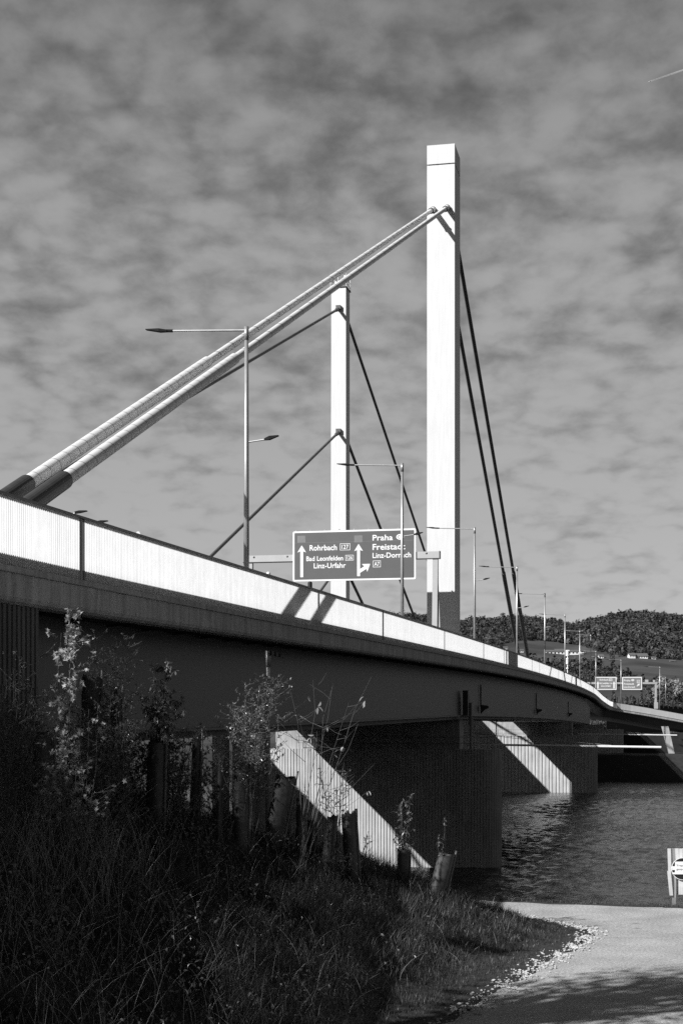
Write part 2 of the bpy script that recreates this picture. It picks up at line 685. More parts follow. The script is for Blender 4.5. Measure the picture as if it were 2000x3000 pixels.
# path sheet 4 mm above ground
pm = MB()
pv = []
for i_ in range(len(PATH_POLY)):
    (xa, ya), (xb, yb) = PATH_POLY[i_], PATH_POLY[(i_ + 1) % len(PATH_POLY)]
    n_ = max(1, int(math.hypot(xb - xa, yb - ya) / 0.3)) if i_ < 12 or 14 <= i_ < 18 else 1
    for k_ in range(n_):
        f_ = k_ / n_
        j_ = 0.0 if k_ == 0 else 0.10 * math.sin(3.1 * (xa + (xb - xa) * f_) + 2 * ya) + random.uniform(-0.07, 0.07)
        pv.append((xa + (xb - xa) * f_ - (yb - ya) / math.hypot(xb - xa, yb - ya) * j_, ya + (yb - ya) * f_ + (xb - xa) / math.hypot(xb - xa, yb - ya) * j_))
pxs = np.arange(-16, 34.01, 0.5)
pys = np.arange(11, 56, 0.5)
import bmesh
bm = bmesh.new()
bv = [bm.verts.new((x, y, 0.0)) for x, y in pv]
bf = bm.faces.new(bv)
bmesh.ops.triangulate(bm, faces=[bf])
me = bpy.data.meshes.new('path')
bm.normal_update()
for f_ in bm.faces:
    if f_.normal.z < 0:
        f_.normal_flip()
bm.to_mesh(me)
bm.free()
me.materials.append(M['path'])
po = bpy.data.objects.new('path', me)
COL.objects.link(po)
po['kind'] = 'structure'

# river: a sheet with real waves where it can be seen, flat beyond
wx = np.arange(-60, 140.01, 0.36)
wy = [46.0]
while wy[-1] < 322:
    wy.append(wy[-1] + 0.28 + 0.0008 * wy[-1])
wy = np.array(wy)


def wave_z(P):
    rr_ = np.random.default_rng(99)
    z = np.zeros(len(P))
    for k in range(34):
        lam = 0.8 * (5.0 / 0.8) ** rr_.random()
        an = rr_.normal(0.55, 0.75)
        kx_, ky_ = math.cos(an) * 2 * math.pi / lam, math.sin(an) * 2 * math.pi / lam
        z += 0.0085 * lam ** 0.62 * np.sin(kx_ * P[:, 0] + ky_ * P[:, 1] + rr_.uniform(0, 6.28))
    gust = 0.65 + 0.35 * np.sin(P[:, 0] * 0.06 + 1.3 * np.sin(P[:, 1] * 0.045)) * np.cos(P[:, 1] * 0.08 + P[:, 0] * 0.02)
    edge = np.minimum(np.minimum(P[:, 0] + 60, 140 - P[:, 0]), np.minimum(P[:, 1] - 46, 322 - P[:, 1])) / 6
    return WATER + z * gust * np.clip(edge, 0, 1)


wo = grid_mesh('river_water', wx, wy, wave_z, M['water'])
y1_ = float(wy[-1])
wm = MB()
for (xa, xb, ya, yb) in ((-3000, float(wx[0]), 20, 420), (float(wx[-1]), 3000, 20, 420), (float(wx[0]), float(wx[-1]), 20, 46), (float(wx[0]), float(wx[-1]), y1_, 420)):
    wm.add([(xa, ya, WATER), (xb, ya, WATER), (xb, yb, WATER), (xa, yb, WATER)], [(0, 1, 2, 3)])
w2_ = wm.build('river_water', M['water'])
w2_['kind'] = 'structure'

# ------------------------------------------------------------------ far bank and hills
RIDGE = [(-400, 1880), (300, 1850), (700, 1830), (1000, 1818), (1180, 1812), (1250, 1816), (1350, 1832), (1380, 1824), (1450, 1826), (1490, 1816),
         (1540, 1817), (1570, 1822), (1640, 1832), (1690, 1840), (1725, 1828), (1760, 1820), (1800, 1810), (1850, 1804), (1900, 1806),
         (1950, 1812), (2000, 1815), (2300, 1830), (2700, 1850), (3600, 1890)]
ZR = 1900.0
rx = np.array([(a - 1000) / F * ZR for a, b in RIDGE])
rh = np.array([EYE + (HY - b) / F * ZR for a, b in RIDGE])
BANK = 317.0


def hill_z(P):
    x, y = P[:, 0], P[:, 1]
    r = np.interp(x * ZR / np.maximum(y, 400), rx, rh)
    u = np.clip((y - 520) / (ZR - 520), 0, 1)
    base = -3.2
    z = base + (r - base) * (u ** 1.15)
    z += 5 * np.sin(x / 90 + 1) * np.sin(y / 130) * u * (1 - u) * 3
    beyond = np.clip((y - ZR) / 3000, 0, 1)
    z = np.where(y > ZR, r - beyond * 60, z)
    yb = y - BANK + 0.2118 * (x - 60)
    bank = np.clip(yb * 0.55, -3, 5.2) + WATER
    return np.where(yb < 10, np.minimum(bank, z), z)


xs = np.concatenate([np.arange(-6000, -600, 200.0), np.arange(-600, 900, 12.0), np.arange(900, 6000, 200.0)])
ys = np.concatenate([np.arange(290, 360, 2.0), np.arange(360, 2000, 14.0), np.arange(2000, 9000, 350.0)])
grid_mesh('hills', xs, ys, hill_z, M['meadow'])

xs = np.arange(-300, 460, 4.0)  # dark sheet laid over the far bank, standing in for the shade there
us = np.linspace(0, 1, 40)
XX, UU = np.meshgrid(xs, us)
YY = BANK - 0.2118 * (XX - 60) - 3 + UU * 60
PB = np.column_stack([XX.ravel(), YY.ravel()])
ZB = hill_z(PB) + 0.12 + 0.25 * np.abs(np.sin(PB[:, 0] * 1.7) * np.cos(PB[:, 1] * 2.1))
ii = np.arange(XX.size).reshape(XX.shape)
bo_ = np_mesh('river_bank', np.column_stack([PB, ZB]), np.stack([ii[:-1, :-1].ravel(), ii[:-1, 1:].ravel(), ii[1:, 1:].ravel(), ii[1:, :-1].ravel()], 1), M['bankshade'])
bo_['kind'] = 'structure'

MEADOWS = [
    [(1462, 1892), (1500, 1880), (1560, 1876), (1640, 1884), (1704, 1896), (1706, 1920), (1596, 1920), (1470, 1912)],
    [(1790, 1926), (1850, 1922), (1920, 1930), (2100, 1942), (2100, 1966), (1880, 1964), (1820, 1950)],
    [(1730, 2014), (2150, 2006), (2150, 2060), (1730, 2066)],
    [(1690, 1890), (1740, 1905), (1795, 1920), (1790, 1932), (1745, 1928), (1700, 1912)],
]


def blobs(centers, sizes, nq, leaf, seed=1, squash=1.0):
    """leaf-clump quads spread over ellipsoids; centers (N,3), sizes (N,3)"""
    r = np.random.default_rng(seed)
    N = len(centers)
    u = r.normal(size=(N, nq, 3))
    u /= np.linalg.norm(u, axis=2, keepdims=True)
    rad = 0.55 + 0.5 * r.random((N, nq, 1)) ** 0.6
    # lumpy outline
    lump = 1 + 0.22 * np.sin(u[..., :1] * 4 + r.random((N, 1, 1)) * 6) * np.cos(u[..., 1:2] * 5 + r.random((N, 1, 1)) * 6)
    c = centers[:, None, :] + u * rad * lump * sizes[:, None, :]
    nrm = u + 0.38 * r.normal(size=u.shape)
    nrm /= np.linalg.norm(nrm, axis=2, keepdims=True)
    a = np.cross(nrm, r.normal(size=u.shape))
    a /= np.linalg.norm(a, axis=2, keepdims=True) + 1e-9
    b = np.cross(nrm, a)
    s = np.broadcast_to(np.asarray(leaf, float).reshape(-1, 1, 1), (N, 1, 1)) * (0.5 + r.random((N, nq, 1)))
    p = np.stack([c - a * s, c - b * s * 0.7, c + a * s, c + b * s * 0.7], 2).reshape(-1, 3)
    f = np.arange(len(p)).reshape(-1, 4)
    return p, f


# forest over the hills: reads as one mass
r = np.random.default_rng(11)
cand = np.column_stack([r.uniform(0, 1, 70000), r.uniform(0, 1, 70000)])
yy = 560 + (2050 - 560) * cand[:, 1] ** 0.8
xx = (-60 + cand[:, 0] * (1000)) / 1900 * yy * 0.62
xx = yy * ((-0.12) + cand[:, 0] * 0.44)
P = np.column_stack([xx, yy])
zz = hill_z(P)
sx = 1000 + F * xx / yy
sy = HY - F * (zz - EYE) / yy
ok = np.ones(len(P), bool)
S2 = np.column_stack([sx, sy])
for poly in MEADOWS:
    for up in (0, 10, 20, 28):
        ok &= ~in_poly(S2 - np.array([0, up * 1300 / 1.0]) / np.column_stack([np.ones(len(yy)), yy]), poly)
ok &= ~((yy < 900) & (sy > 2040))
pts = np.column_stack([xx, yy, zz])[ok]
dens = r.random(len(pts)) < np.clip((pts[:, 1] / 1500) ** 0.5, 0.3, 1)
pts = pts[dens][:26000]
hgt = r.uniform(3.0, 7.0, len(pts)) * (1 + 0.35 * (r.random(len(pts)) < 0.12)) * np.where(pts[:, 1] < 1000, 0.75, 1)
siz = np.column_stack([hgt * r.uniform(0.42, 0.65, len(pts)), hgt * 0.5, hgt * 0.62])
# some conifers along the crest
con = (r.random(len(pts)) < 0.18)
siz[con, 0] *= 0.5
siz[con, 1] *= 0.5
siz[con, 2] *= 1.25
cen = pts + np.column_stack([np.zeros(len(pts)), np.zeros(len(pts)), siz[:, 2] * 0.8])
bp_, bf_ = blobs(cen, siz, 46, hgt * 0.16, 3)
tag(np_mesh('forest', bp_, bf_, M['forest']), kind='stuff')

# ------------------------------------------------------------------ bridge alignment
RZ = [-40, 20, 34.2, 39.2, 54.5, 87.4, 121.5, 157.5, 195.8, 237.4, 281, 325, 351]
RH = [4.75, 5.0, 5.14, 5.21, 5.51, 6.02, 6.42, 6.80, 7.18, 7.36, 7.42, 7.25, 7.02]
KINK = [(67.0, 386, 6.0), (70.0, 398, 5.5), (72.6, 408.5, 5.1), (74.2, 415, 4.9), (75.6, 419, 4.77), (76.7, 419.7, 4.55), (78.0, 420.3, 4.3), (81, 421.3, 3.85),
        (85.3, 422.5, 3.2), (96.5, 425.5, 1.3), (107, 428.5, 0.0), (130, 435, -2.5), (160, 444, -5.0)]
N_RAIL = -15 * CT


def rail_h(y):
    """smooth rail-top height above path datum"""
    co_ = np.polyfit(RZ, RH, 5)
    return float(np.polyval(co_, y)) + EYE


def alignment(step=3.0, y0=-36.0, kink=True):
    out_ = []
    y = y0
    while y <= 352:
        out_.append(Vector((-15 + 0.2118 * y, y, rail_h(y))))
        y += step
    if kink:
        for x, yk, h in KINK:
            out_.append(Vector((x, yk, h + EYE)))
    return out_


AL = alignment()


def normals(pts):
    ns = []
    for i in range(len(pts)):
        t = pts[min(i + 1, len(pts) - 1)] - pts[max(i - 1, 0)]
        t.z = 0
        t.normalize()
        ns.append(Vector((t.y, -t.x, 0)))
    return ns


ALN = normals(AL)


def sweep(profile, pts=None, nrm=None, mb=None, cap=True):
    """profile: closed list of (n offset, z offset from rail top)"""
    pts = pts or AL
    nrm = nrm or ALN
    mb = mb or MB()
    k = len(profile)
    vs_, fs_ = [], []
    for p, n in zip(pts, nrm):
        for a, b in profile:
            vs_.append(p + n * a + Vector((0, 0, b)))
    for i in range(len(pts) - 1):
        for j in range(k):
            j2 = (j + 1) % k
            fs_.append((i * k + j, i * k + j2, (i + 1) * k + j2, (i + 1) * k + j))
    if cap:
        fs_.append(tuple(range(k - 1, -1, -1)))
        o = (len(pts) - 1) * k
        fs_.append(tuple(o + j for j in range(k)))
    mb.add(vs_, fs_)
    return mb


B0 = Vector((-15, 0, 0))
bridge = thing('road_bridge', B0, 'near road bridge with slatted white railing, tall white pylon and twin pale stays', 'bridge')

# edge beam, coping, deck
sweep([(0.02, -1.812), (0.02, -2.36), (-0.03, -2.45), (-0.14, -2.51), (-0.60, -2.51), (-0.60, -1.812)]).build('edge_beam', M['fascia'], bridge, B0)
sweep([(0.10, -1.66), (0.10, -1.80), (0.04, -1.81), (-0.60, -1.81), (-0.60, -1.66)]).build('coping', M['lip'], bridge, B0)
sweep([(-0.09, -1.30), (-0.09, -1.657), (-0.60, -1.657), (-0.60, -1.30)]).build('kerb', M['lip'], bridge, B0)


def rail_pt(y):
    return Vector((-15 + 0.2118 * y, y, rail_h(y)))


def strip(mb, n0, n1, ztop, zbot, ys_):
    """band between offsets n0 and n1 (numbers or functions of y)"""
    vs_, fs_ = [], []
    for y in ys_:
        p = rail_pt(y)
        for n in (n0, n1):
            q = p + NV * (n(y) if callable(n) else n)
            vs_.append((q.x, q.y, ztop(y)))
            vs_.append((q.x, q.y, zbot(y)))
    for i in range(len(ys_) - 1):
        o, q = 4 * i, 4 * (i + 1)
        fs_ += [(o, o + 1, q + 1, q), (o + 3, o + 2, q + 2, q + 3), (o + 2, o, q, q + 2), (o + 1, o + 3, q + 3, q + 1)]
    e = 4 * (len(ys_) - 1)
    fs_ += [(0, 2, 3, 1), (e, e + 1, e + 3, e + 2)]
    mb.add(vs_, fs_)
    return mb


def drift(y):
    """the gap between the two decks drifts sideways beyond the near pier"""
    return 6.0 * min(max((y - 150) / 95.0, 0), 1.25)


DY = list(np.arange(-36, 353, 4.0))
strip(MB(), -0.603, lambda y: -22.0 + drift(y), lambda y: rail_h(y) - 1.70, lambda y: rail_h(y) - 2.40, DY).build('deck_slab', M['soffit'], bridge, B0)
strip(MB(), -0.603, lambda y: -22.0 + drift(y), lambda y: rail_h(y) - 1.66, lambda y: rail_h(y) - 1.697, DY).build('road_surface', M['asphalt'], bridge, B0)
strip(MB(), lambda y: -22.003 + drift(y), lambda y: -22.3 + drift(y), lambda y: rail_h(y) - 0.85, lambda y: rail_h(y) - 2.5, DY).build('parapet', M['lip'], bridge, B0)
FAR_AL = [p for p in AL if p.y >= 349]
FAR_N = [n for p, n in zip(AL, ALN) if p.y >= 349]
sweep([(-0.603, -1.70), (-0.603, -2.25), (-15.2, -2.45), (-15.2, -1.70)], FAR_AL, FAR_N).build('deck_slab', M['soffit'], bridge, B0)
sweep([(-0.603, -1.66), (-0.603, -1.697), (-15.2, -1.697), (-15.2, -1.66)], FAR_AL, FAR_N).build('road_surface', M['asphalt'], bridge, B0)

# outer girder (web, flange) and inner girder
GZ = [-40, 36, 55.1, 81.7, 130.8, 180, 229, 300, 352, 392]
GH = [-0.6, -0.5, -0.44, -0.19, 0.24, 0.2, 0.0, -0.6, -1.2, -1.9]


def gird_z(y):
    return float(np.interp(y, GZ, GH)) + EYE


GP = []
yv = 37.5
while yv <= 372:
    GP.append(yv)
    yv += 3.0
web, lowfl, inner, brk = MB(), MB(), MB(), MB()


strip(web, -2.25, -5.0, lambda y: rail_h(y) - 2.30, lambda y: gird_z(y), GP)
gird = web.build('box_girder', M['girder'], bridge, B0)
strip(lowfl, -2.55, lambda y: -19.0 + drift(y), lambda y: gird_z(y) - 0.003, lambda y: gird_z(y) - 0.30, GP)
lowfl.build('bottom_plate', M['girderdark'], gird, B0)
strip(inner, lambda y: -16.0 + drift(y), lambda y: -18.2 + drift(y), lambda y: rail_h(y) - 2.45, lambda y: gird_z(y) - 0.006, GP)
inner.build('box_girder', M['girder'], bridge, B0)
# flange ledge (bright line along the bottom of the web)
led = MB()
strip(led, -2.05, -2.245, lambda y: gird_z(y) + 0.06, lambda y: gird_z(y) - 0.02, GP)
led.build('flange', M['girder'], gird, B0)
# cantilever brackets below the overhang
for y in np.arange(40, 370, 3.2):
    p = rail_pt(y)
    a = p + NV * -0.65 + Vector((0, 0, -2.30))
    b = p + NV * -2.22 + Vector((0, 0, -2.30))
    c = p + NV * -2.22 + Vector((0, 0, -2.5))
    d = p + NV * -0.65 + Vector((0, 0, -2.36))
    brk.prism([a, b, c, d], DV * 0.03)
brk.build('cantilever_bracket', M['soffit'], gird, B0)['kind'] = 'stuff'
# approach viaduct beyond the main girder
VP = AL[-16:]
VN = ALN[-16:]
sweep([(-2.0, -2.3), (-2.6, -4.4), (-18, -4.4), (-18, -2.3)], VP, VN).build('approach_girder', M['girder'], bridge, B0)

# railing: vertical flat slats set across the bridge
ALA = np.array([tuple(p) for p in AL])
cum = np.concatenate([[0], np.cumsum(np.hypot(*np.diff(ALA[:, :2], axis=0).T))])
ss_ = np.arange(0, cum[-1], 0.12)
SP = np.column_stack([np.interp(ss_, cum, ALA[:, k]) for k in range(3)])
tg = np.gradient(SP[:, :2], axis=0)
tg /= np.linalg.norm(tg, axis=1, keepdims=True)
slat_pts = SP[:, 1]
post_y = [-6, 39.0, 81.3, 127.7, 176.0, 222.0, 270.0, 318.0, 366]
keep = slat_pts < 418.8
for q in post_y:
    keep &= np.abs(slat_pts - q) > 0.20
SP, tg, slat_pts = SP[keep], tg[keep], slat_pts[keep]
hw, ht = 0.033, 0.007
nn = np.column_stack([tg[:, 1], -tg[:, 0], np.zeros(len(tg))])
dd = np.column_stack([tg[:, 0], tg[:, 1], np.zeros(len(tg))])
cornr = []
for z0 in (-1.655, -0.06):
    for a, b in ((-hw, -ht), (hw, -ht), (hw, ht), (-hw, ht)):
        cornr.append(SP + np.array([0, 0, z0]) + nn * a + dd * b)
V = np.stack(cornr, 1).reshape(-1, 3)
base = np.arange(len(slat_pts))[:, None, None] * 8
q6 = np.array([(3, 2, 1, 0), (4, 5, 6, 7), (0, 1, 5, 4), (1, 2, 6, 5), (2, 3, 7, 6), (3, 0, 4, 7)])
Fq = (base + q6[None]).reshape(-1, 4)
railing = np_mesh('railing', V - np.array(B0), Fq, M['slat'], bridge)
railing['label'] = 'white slatted railing along the deck edge'
sweep([(0.075, 0.0), (0.075, -0.055), (-0.075, -0.055), (-0.075, 0.0)], AL, ALN).build('handrail', M['rail'], railing, B0)
for q in post_y:
    m_ = MB()
    p = rail_pt(q)
    for s_ in (-0.13, 0.13):
        c_ = p + DV * s_
        m_.tube([(c_.x, c_.y, p.z - 1.655), (c_.x, c_.y, p.z - 0.056)], 0.035, 12)
    m_.box((p.x, p.y, p.z - 0.86), (0.02, 0.14, 1.58), (NV, DV, Vector((0, 0, 1))))
    m_.build('railing_post', M['postdark'], railing, B0)
pa = [p for p in AL if p.y >= 418.9]
pn = [n for p, n in zip(AL, ALN) if p.y >= 418.9]
sweep([(0.03, -0.06), (0.03, -1.655), (-0.03, -1.655), (-0.03, -0.06)], pa, pn).build('parapet_panel', M['slat'], railing, B0)

# drain pipes and lugs on the web
for (px, pt, pb) in ((1401, 2006, 2092), (1566, 2030, 2095), (1661, 2055, 2102)):
    n_off = -2.1
    yq = (15 + 2.3) * F / (1932 - px)
    p = rail_pt(yq) + NV * n_off
    zt = EYE + (HY - pt) / F * yq
    zb = EYE + (HY - pb) / F * yq
    m_ = MB()
    m_.tube([(p.x, p.y, zt), (p.x, p.y, zb + 0.7)], 0.07, 8)
    m_.prism([Vector((p.x, p.y, zb)), Vector((p.x, p.y, zb + 0.9)) + NV * -0.05, Vector((p.x, p.y, zb + 0.8)) + NV * 0.75,
              Vector((p.x, p.y, zb + 0.6)) + NV * 0.75, Vector((p.x, p.y, zb + 0.35)) + NV * 0.3], DV * 0.3)
    m_.build('drain_spout', M['girderdark'], gird, B0)

# ------------------------------------------------------------------ piers
PD1 = nd((10.12, 134.5))[1]            # d coordinate of the pier front
KP = 1.093
PY = (10.12 * KP, 134.5 * KP)          # right front corner of the near pylon
PDP = nd(PY)[1]


def rib_outline(n0, n1, d0, d1, pitch=0.27, depth=0.07):
    """plan outline (n,d) of a pier with rounded ends and vertical ribs; front face at d0"""
    rr = (d1 - d0) / 2
    dc = (d0 + d1) / 2
    raw = []
    L = (n1 - rr) - (n0 + rr)
    segs = []
    # build as list of (n,d,normal)
    step = pitch / 4
    k = max(int(round(L / step)), 4)
    for i in range(k):
        n = n0 + rr + L * i / k
        segs.append((n, d0, 0, -1))
    ka = max(int(round(math.pi * rr / step)), 8)
    for i in range(ka):
        a = -math.pi / 2 + math.pi * i / ka
        segs.append((n1 - rr + rr * math.cos(a), dc + rr * math.sin(a), math.cos(a), math.sin(a)))
    for i in range(k):
        n = n1 - rr - L * i / k
        segs.append((n, d1, 0, 1))
    for i in range(ka):
        a = math.pi / 2 + math.pi * i / ka
        segs.append((n0 + rr + rr * math.cos(a), dc + rr * math.sin(a), math.cos(a), math.sin(a)))
    outl = []
    for i, (n, d, u, v_) in enumerate(segs):
        o = -depth if (i % 4) == 3 else 0.0
        outl.append((n + u * o, d + v_ * o))
    return outl


def ribbed(mb, outl, z0, z1):
    mb.prism([br(n, d, z0) for n, d in outl], (0, 0, z1 - z0))


# pier 1
p1d0, p1d1 = PD1 - 0.2, PD1 + 3.8
p1top = EYE - 2.76
m_ = MB()
ribbed(m_, rib_outline(-35.7, -13.95, p1d0, p1d1), WATER - 3, p1top)
pier1 = m_.build('pier', M['concrete'], bridge, B0)
m_ = MB()
m_.bbox(-34.6, -17.6, p1d0 + 0.7, p1d1 - 0.7, p1top - 0.1, gird_z(134) - 0.305)
m_.build('bearing_block', M['concrete2'], pier1, B0)


def pier_railing(par, n0, n1, d, z, org, mat=None, gap=1.6):
    m_ = MB()
    k = int((n1 - n0) / gap)
    for i in range(k + 1):
        n = n0 + (n1 - n0) * i / k
        m_.tube([br(n, d, z), br(n, d, z + 1.1)], 0.03, 6)
    for h in (0.55, 1.1):
        m_.tube([br(n0, d, z + h), br(n1, d, z + h)], 0.028, 6)
    return m_.build('walkway_railing', mat or M['pipe'], par, org)


pier_railing(pier1, -32.5, -14.6, p1d0 + 0.15, p1top, B0)
# downpipe with slanted hood beside the bearing
hx = rail_pt(131).x
m_ = MB()
pp = rail_pt(130.0) + NV * -2.0
hz = gird_z(130)
m_.prism([Vector((pp.x, pp.y, hz)) + DV * -0.6, Vector((pp.x, pp.y, hz)) + DV * 0.9 + NV * 0.0, Vector((pp.x, pp.y, hz + 1.2)) + DV * 0.9,
          Vector((pp.x, pp.y, hz + 2.2)) + DV * -0.1, Vector((pp.x, pp.y, hz + 2.2)) + DV * -0.6], NV * 0.45)
m_.build('bearing_hood', M['girderdark'], gird, B0)
m_ = MB()
q_ = rail_pt(130.6) + NV * -1.45
m_.tube([(q_.x, q_.y, hz + 1.15), (q_.x, q_.y, p1top - 0.02)], 0.13, 10)
m_.tube([(q_.x, q_.y, hz - 0.05), (q_.x, q_.y, hz - 0.75)], 0.20, 10)
m_.build('downpipe', M['pipe'], gird, B0)

# pier 2, pier 3
for (yn, xn, wth, thick, topz, zb) in ((270.0, 45.9, 30.0, 5.0, EYE - (2156 - HY) / F * 270, WATER - 3), (342.0, 64.1, 24.0, 5.0, EYE - (2137 - HY) / F * 342, -7.5)):
    n1, d0 = nd((xn, yn))
    m_ = MB()
    ribbed(m_, rib_outline(n1 - wth, n1, d0 - 1, d0 - 1 + thick, 0.62, 0.14), zb, topz)
    pr = m_.build('pier', M['concrete'], bridge, B0)
    m_ = MB()
    m_.bbox(n1 - wth + 2, n1 - 4.5, d0 + 0.2, d0 + thick - 2.2, topz - 0.2, gird_z(yn) - 0.305)
    m_.build('bearing_block', M['concrete2'], pr, B0)
    pier_railing(pr, n1 - wth + 3, n1 - 1.5, d0 - 0.7, topz, B0, gap=2.2)
    if yn > 300:
        pier3 = pr
        pier3_n, pier3_d = n1, d0 - 1
# column of the approach viaduct at the right, coloured dark in place of shade
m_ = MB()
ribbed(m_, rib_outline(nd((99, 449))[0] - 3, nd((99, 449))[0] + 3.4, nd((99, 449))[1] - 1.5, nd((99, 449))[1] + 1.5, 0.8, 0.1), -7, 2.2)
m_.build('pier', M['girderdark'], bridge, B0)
# embankment wall behind the piers on the far bank, shade painted into its colour
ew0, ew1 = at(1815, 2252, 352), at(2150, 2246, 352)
ewt = thing('embankment_wall', Vector((ew0.x, 352, ew0.z)), 'graffiti-stained embankment wall under the far approach, shade painted into its dark colour', 'wall')
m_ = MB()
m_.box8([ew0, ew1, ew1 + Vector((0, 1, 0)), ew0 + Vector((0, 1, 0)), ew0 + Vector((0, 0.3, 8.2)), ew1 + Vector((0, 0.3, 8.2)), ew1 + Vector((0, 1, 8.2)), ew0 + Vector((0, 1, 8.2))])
m_.build('wall_face', M['bankshade'], ewt, Vector((ew0.x, 352, ew0.z)))
m_ = MB()
sa, sb_ = at(1947, 2128, 344), at(1983, 2276, 344)  # pale slanted slab added in place of a sunlit patch on the column
m_.prism([sa + Vector((-0.75, 0, 0)), sa + Vector((0.75, 0, 0)), sb_ + Vector((0.55, 0, 0)), sb_ + Vector((-0.55, 0, 0))], (0, 0.8, 0))
m_.build('sun_patch_slab', M['concrete'], bridge, B0)
# graffiti on pier 3
m_ = MB()
for txt, n_, z_, h_, wd in (('ER', -4.6, -4.9, 1.5, 2.2), ('koa!', -2.6, -4.6, 1.1, 1.9)):
    tv, tf = text_mesh(txt, h_, wd, 0.03)
    m_.add([br(pier3_n - 2.6 + n_ + 2.3 + x, pier3_d - 0.02, z_ + yq) for x, yq in tv], tf)
m_.build('graffiti', M['black'], pier3, B0)

# abutment with vertical ribs, carrying on behind the viewpoint as retaining wall
m_ = MB()
wy0, wy1 = -36.0, 36.6
yq = wy0
pitch = 0.26
vs_, fs_ = [], []
prof = []
while yq < wy1:
    for a, o in ((0, 0), (0.15, 0), (0.17, -0.09), (0.24, -0.09)):
        prof.append((yq + a, o))
    yq += pitch
for yv_, o in prof:
    p = rail_pt(yv_) + NV * (-0.17 + o)
    vs_ += [(p.x, p.y, -3.0), (p.x, p.y, rail_h(yv_) - 2.515)]
for i in range(len(prof) - 1):
    fs_.append((2 * i, 2 * i + 2, 2 * i + 3, 2 * i + 1))
m_.add(vs_, fs_)
# the body of the abutment
bod = [rail_pt(y_) for y_ in (wy0, 0, 20, 36.6)]
for i in range(3):
    a, b = bod[i], bod[i + 1]
    m_.box8([a + NV * -0.3 - Vector((0, 0, a.z + 3)), b + NV * -0.3 - Vector((0, 0, b.z + 3)), b + NV * -23 - Vector((0, 0, b.z + 3)), a + NV * -23 - Vector((0, 0, a.z + 3)),
             a + NV * -0.3 - Vector((0, 0, 2.52)), b + NV * -0.3 - Vector((0, 0, 2.52)), b + NV * -23 - Vector((0, 0, 2.52)), a + NV * -23 - Vector((0, 0, 2.52))])
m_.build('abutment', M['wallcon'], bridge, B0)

# ------------------------------------------------------------------ pylon 1
pn1 = nd(PY)[0]            # n of right-front corner
n_l, n_r = pn1 - 2.5 * KP, pn1
d_f, d_b = PDP, PDP + 3.68 * KP
ztop = EYE + 51.5 * KP
zj = EYE + 49.68 * KP
m_ = MB()
m_.bbox(n_l, n_r, d_f, d_b, 2.0, zj)
pyl = m_.build('pylon', M['pylon'], bridge, B0)
m_ = MB()
m_.bbox(n_l, n_r, d_f, d_b, zj + 0.13, ztop)
m_.build('pylon_cap', M['pylon'], pyl, B0)
m_ = MB()
m_.bbox(n_l + 0.12, n_r - 0.12, d_f + 0.12, d_b - 0.12, zj + 0.002, zj + 0.128)
m_.build('joint', M['pylonjoint'], pyl, B0)


def cable(par, org, p_top, p_bot, r_thin, r_thick, split, mat, uvs, casing=None, collar=True, name='stay_cable', sides=16):
    """stay from p_top to p_bot; thicker below fraction split"""
    ax = (p_bot - p_top)
    L = ax.length
    segs = [(0.0, split, r_thin, uvs[0]), (split, 1.0, r_thick, uvs[1])]
    mbx = MB()
    uvl = []
    t = ax.normalized()
    a = t.cross(Vector((0, 0, 1))).normalized()
    b = a.cross(t)
    for f0, f1, r_, us in segs:
        if f1 <= f0:
            continue
        o = len(mbx.v)
        for f_ in (f0, f1):
            for k in range(sides + 1):
                an = 2 * math.pi * k / sides
                mbx.v.append(tuple(p_top + t * (L * f_) + (a * math.cos(an) + b * math.sin(an)) * r_))
        for k in range(sides):
            mbx.f.append((o + k, o + k + 1, o + sides + 2 + k, o + sides + 1 + k))
            # ring joints run slightly helical
            v0, v1 = L * f0 / us, L * f1 / us
            h0, h1 = k / sides * 0.35, (k + 1) / sides * 0.35
            uvl += [(k / sides, v0 + h0), ((k + 1) / sides, v0 + h1), ((k + 1) / sides, v1 + h1), (k / sides, v1 + h0)]
        # end ring
        c0 = len(mbx.v)
        mbx.v.append(tuple(p_top + t * (L * f0)))
        for k in range(sides + 1):
            mbx.v.append(mbx.v[o + k])
        for k in range(sides):
            mbx.f.append((c0 + 2 + k, c0 + 1 + k, c0))
            uvl += [(0, 0.5)] * 3
    ob = mbx.build(name, mat, par, org, smooth=True)
    uvm = ob.data.uv_layers.new(name='UVMap')
    uvm.data.foreach_set('uv', np.array(uvl, dtype=np.float32).ravel())
    at_ = ob.data.attributes.new('sharp_edge', 'BOOLEAN', 'EDGE') if False else None
    if casing:
        f0, rc, mc = casing
        m2 = MB()
        q0 = p_top + t * (L * f0)
        m2.tube([q0, q0 + t * 0.05, p_bot + t * 1.2], [rc * 0.97, rc, rc], 24)
        m2.build('anchor_casing', mc, ob, org, smooth=False)
    if collar:
        m2 = MB()
        m2.tube([p_top - t * 0.2, p_top + t * 1.9], [r_thin * 1.25, r_thin * 1.25], 20)
        cl_ = m2.build('collar', M['pylon'] if mat == M['cable'] else mat, ob, org)
        for q in (0.30, 1.9):
            m2 = MB()
            m2.tube([p_top + t * q, p_top + t * (q + 0.10)], [r_thin * 1.45, r_thin * 1.45], 20)
            m2.build('collar_ring', M['rail'], cl_, org)
    return ob


def deck_z(y):
    return rail_h(y) - 1.66


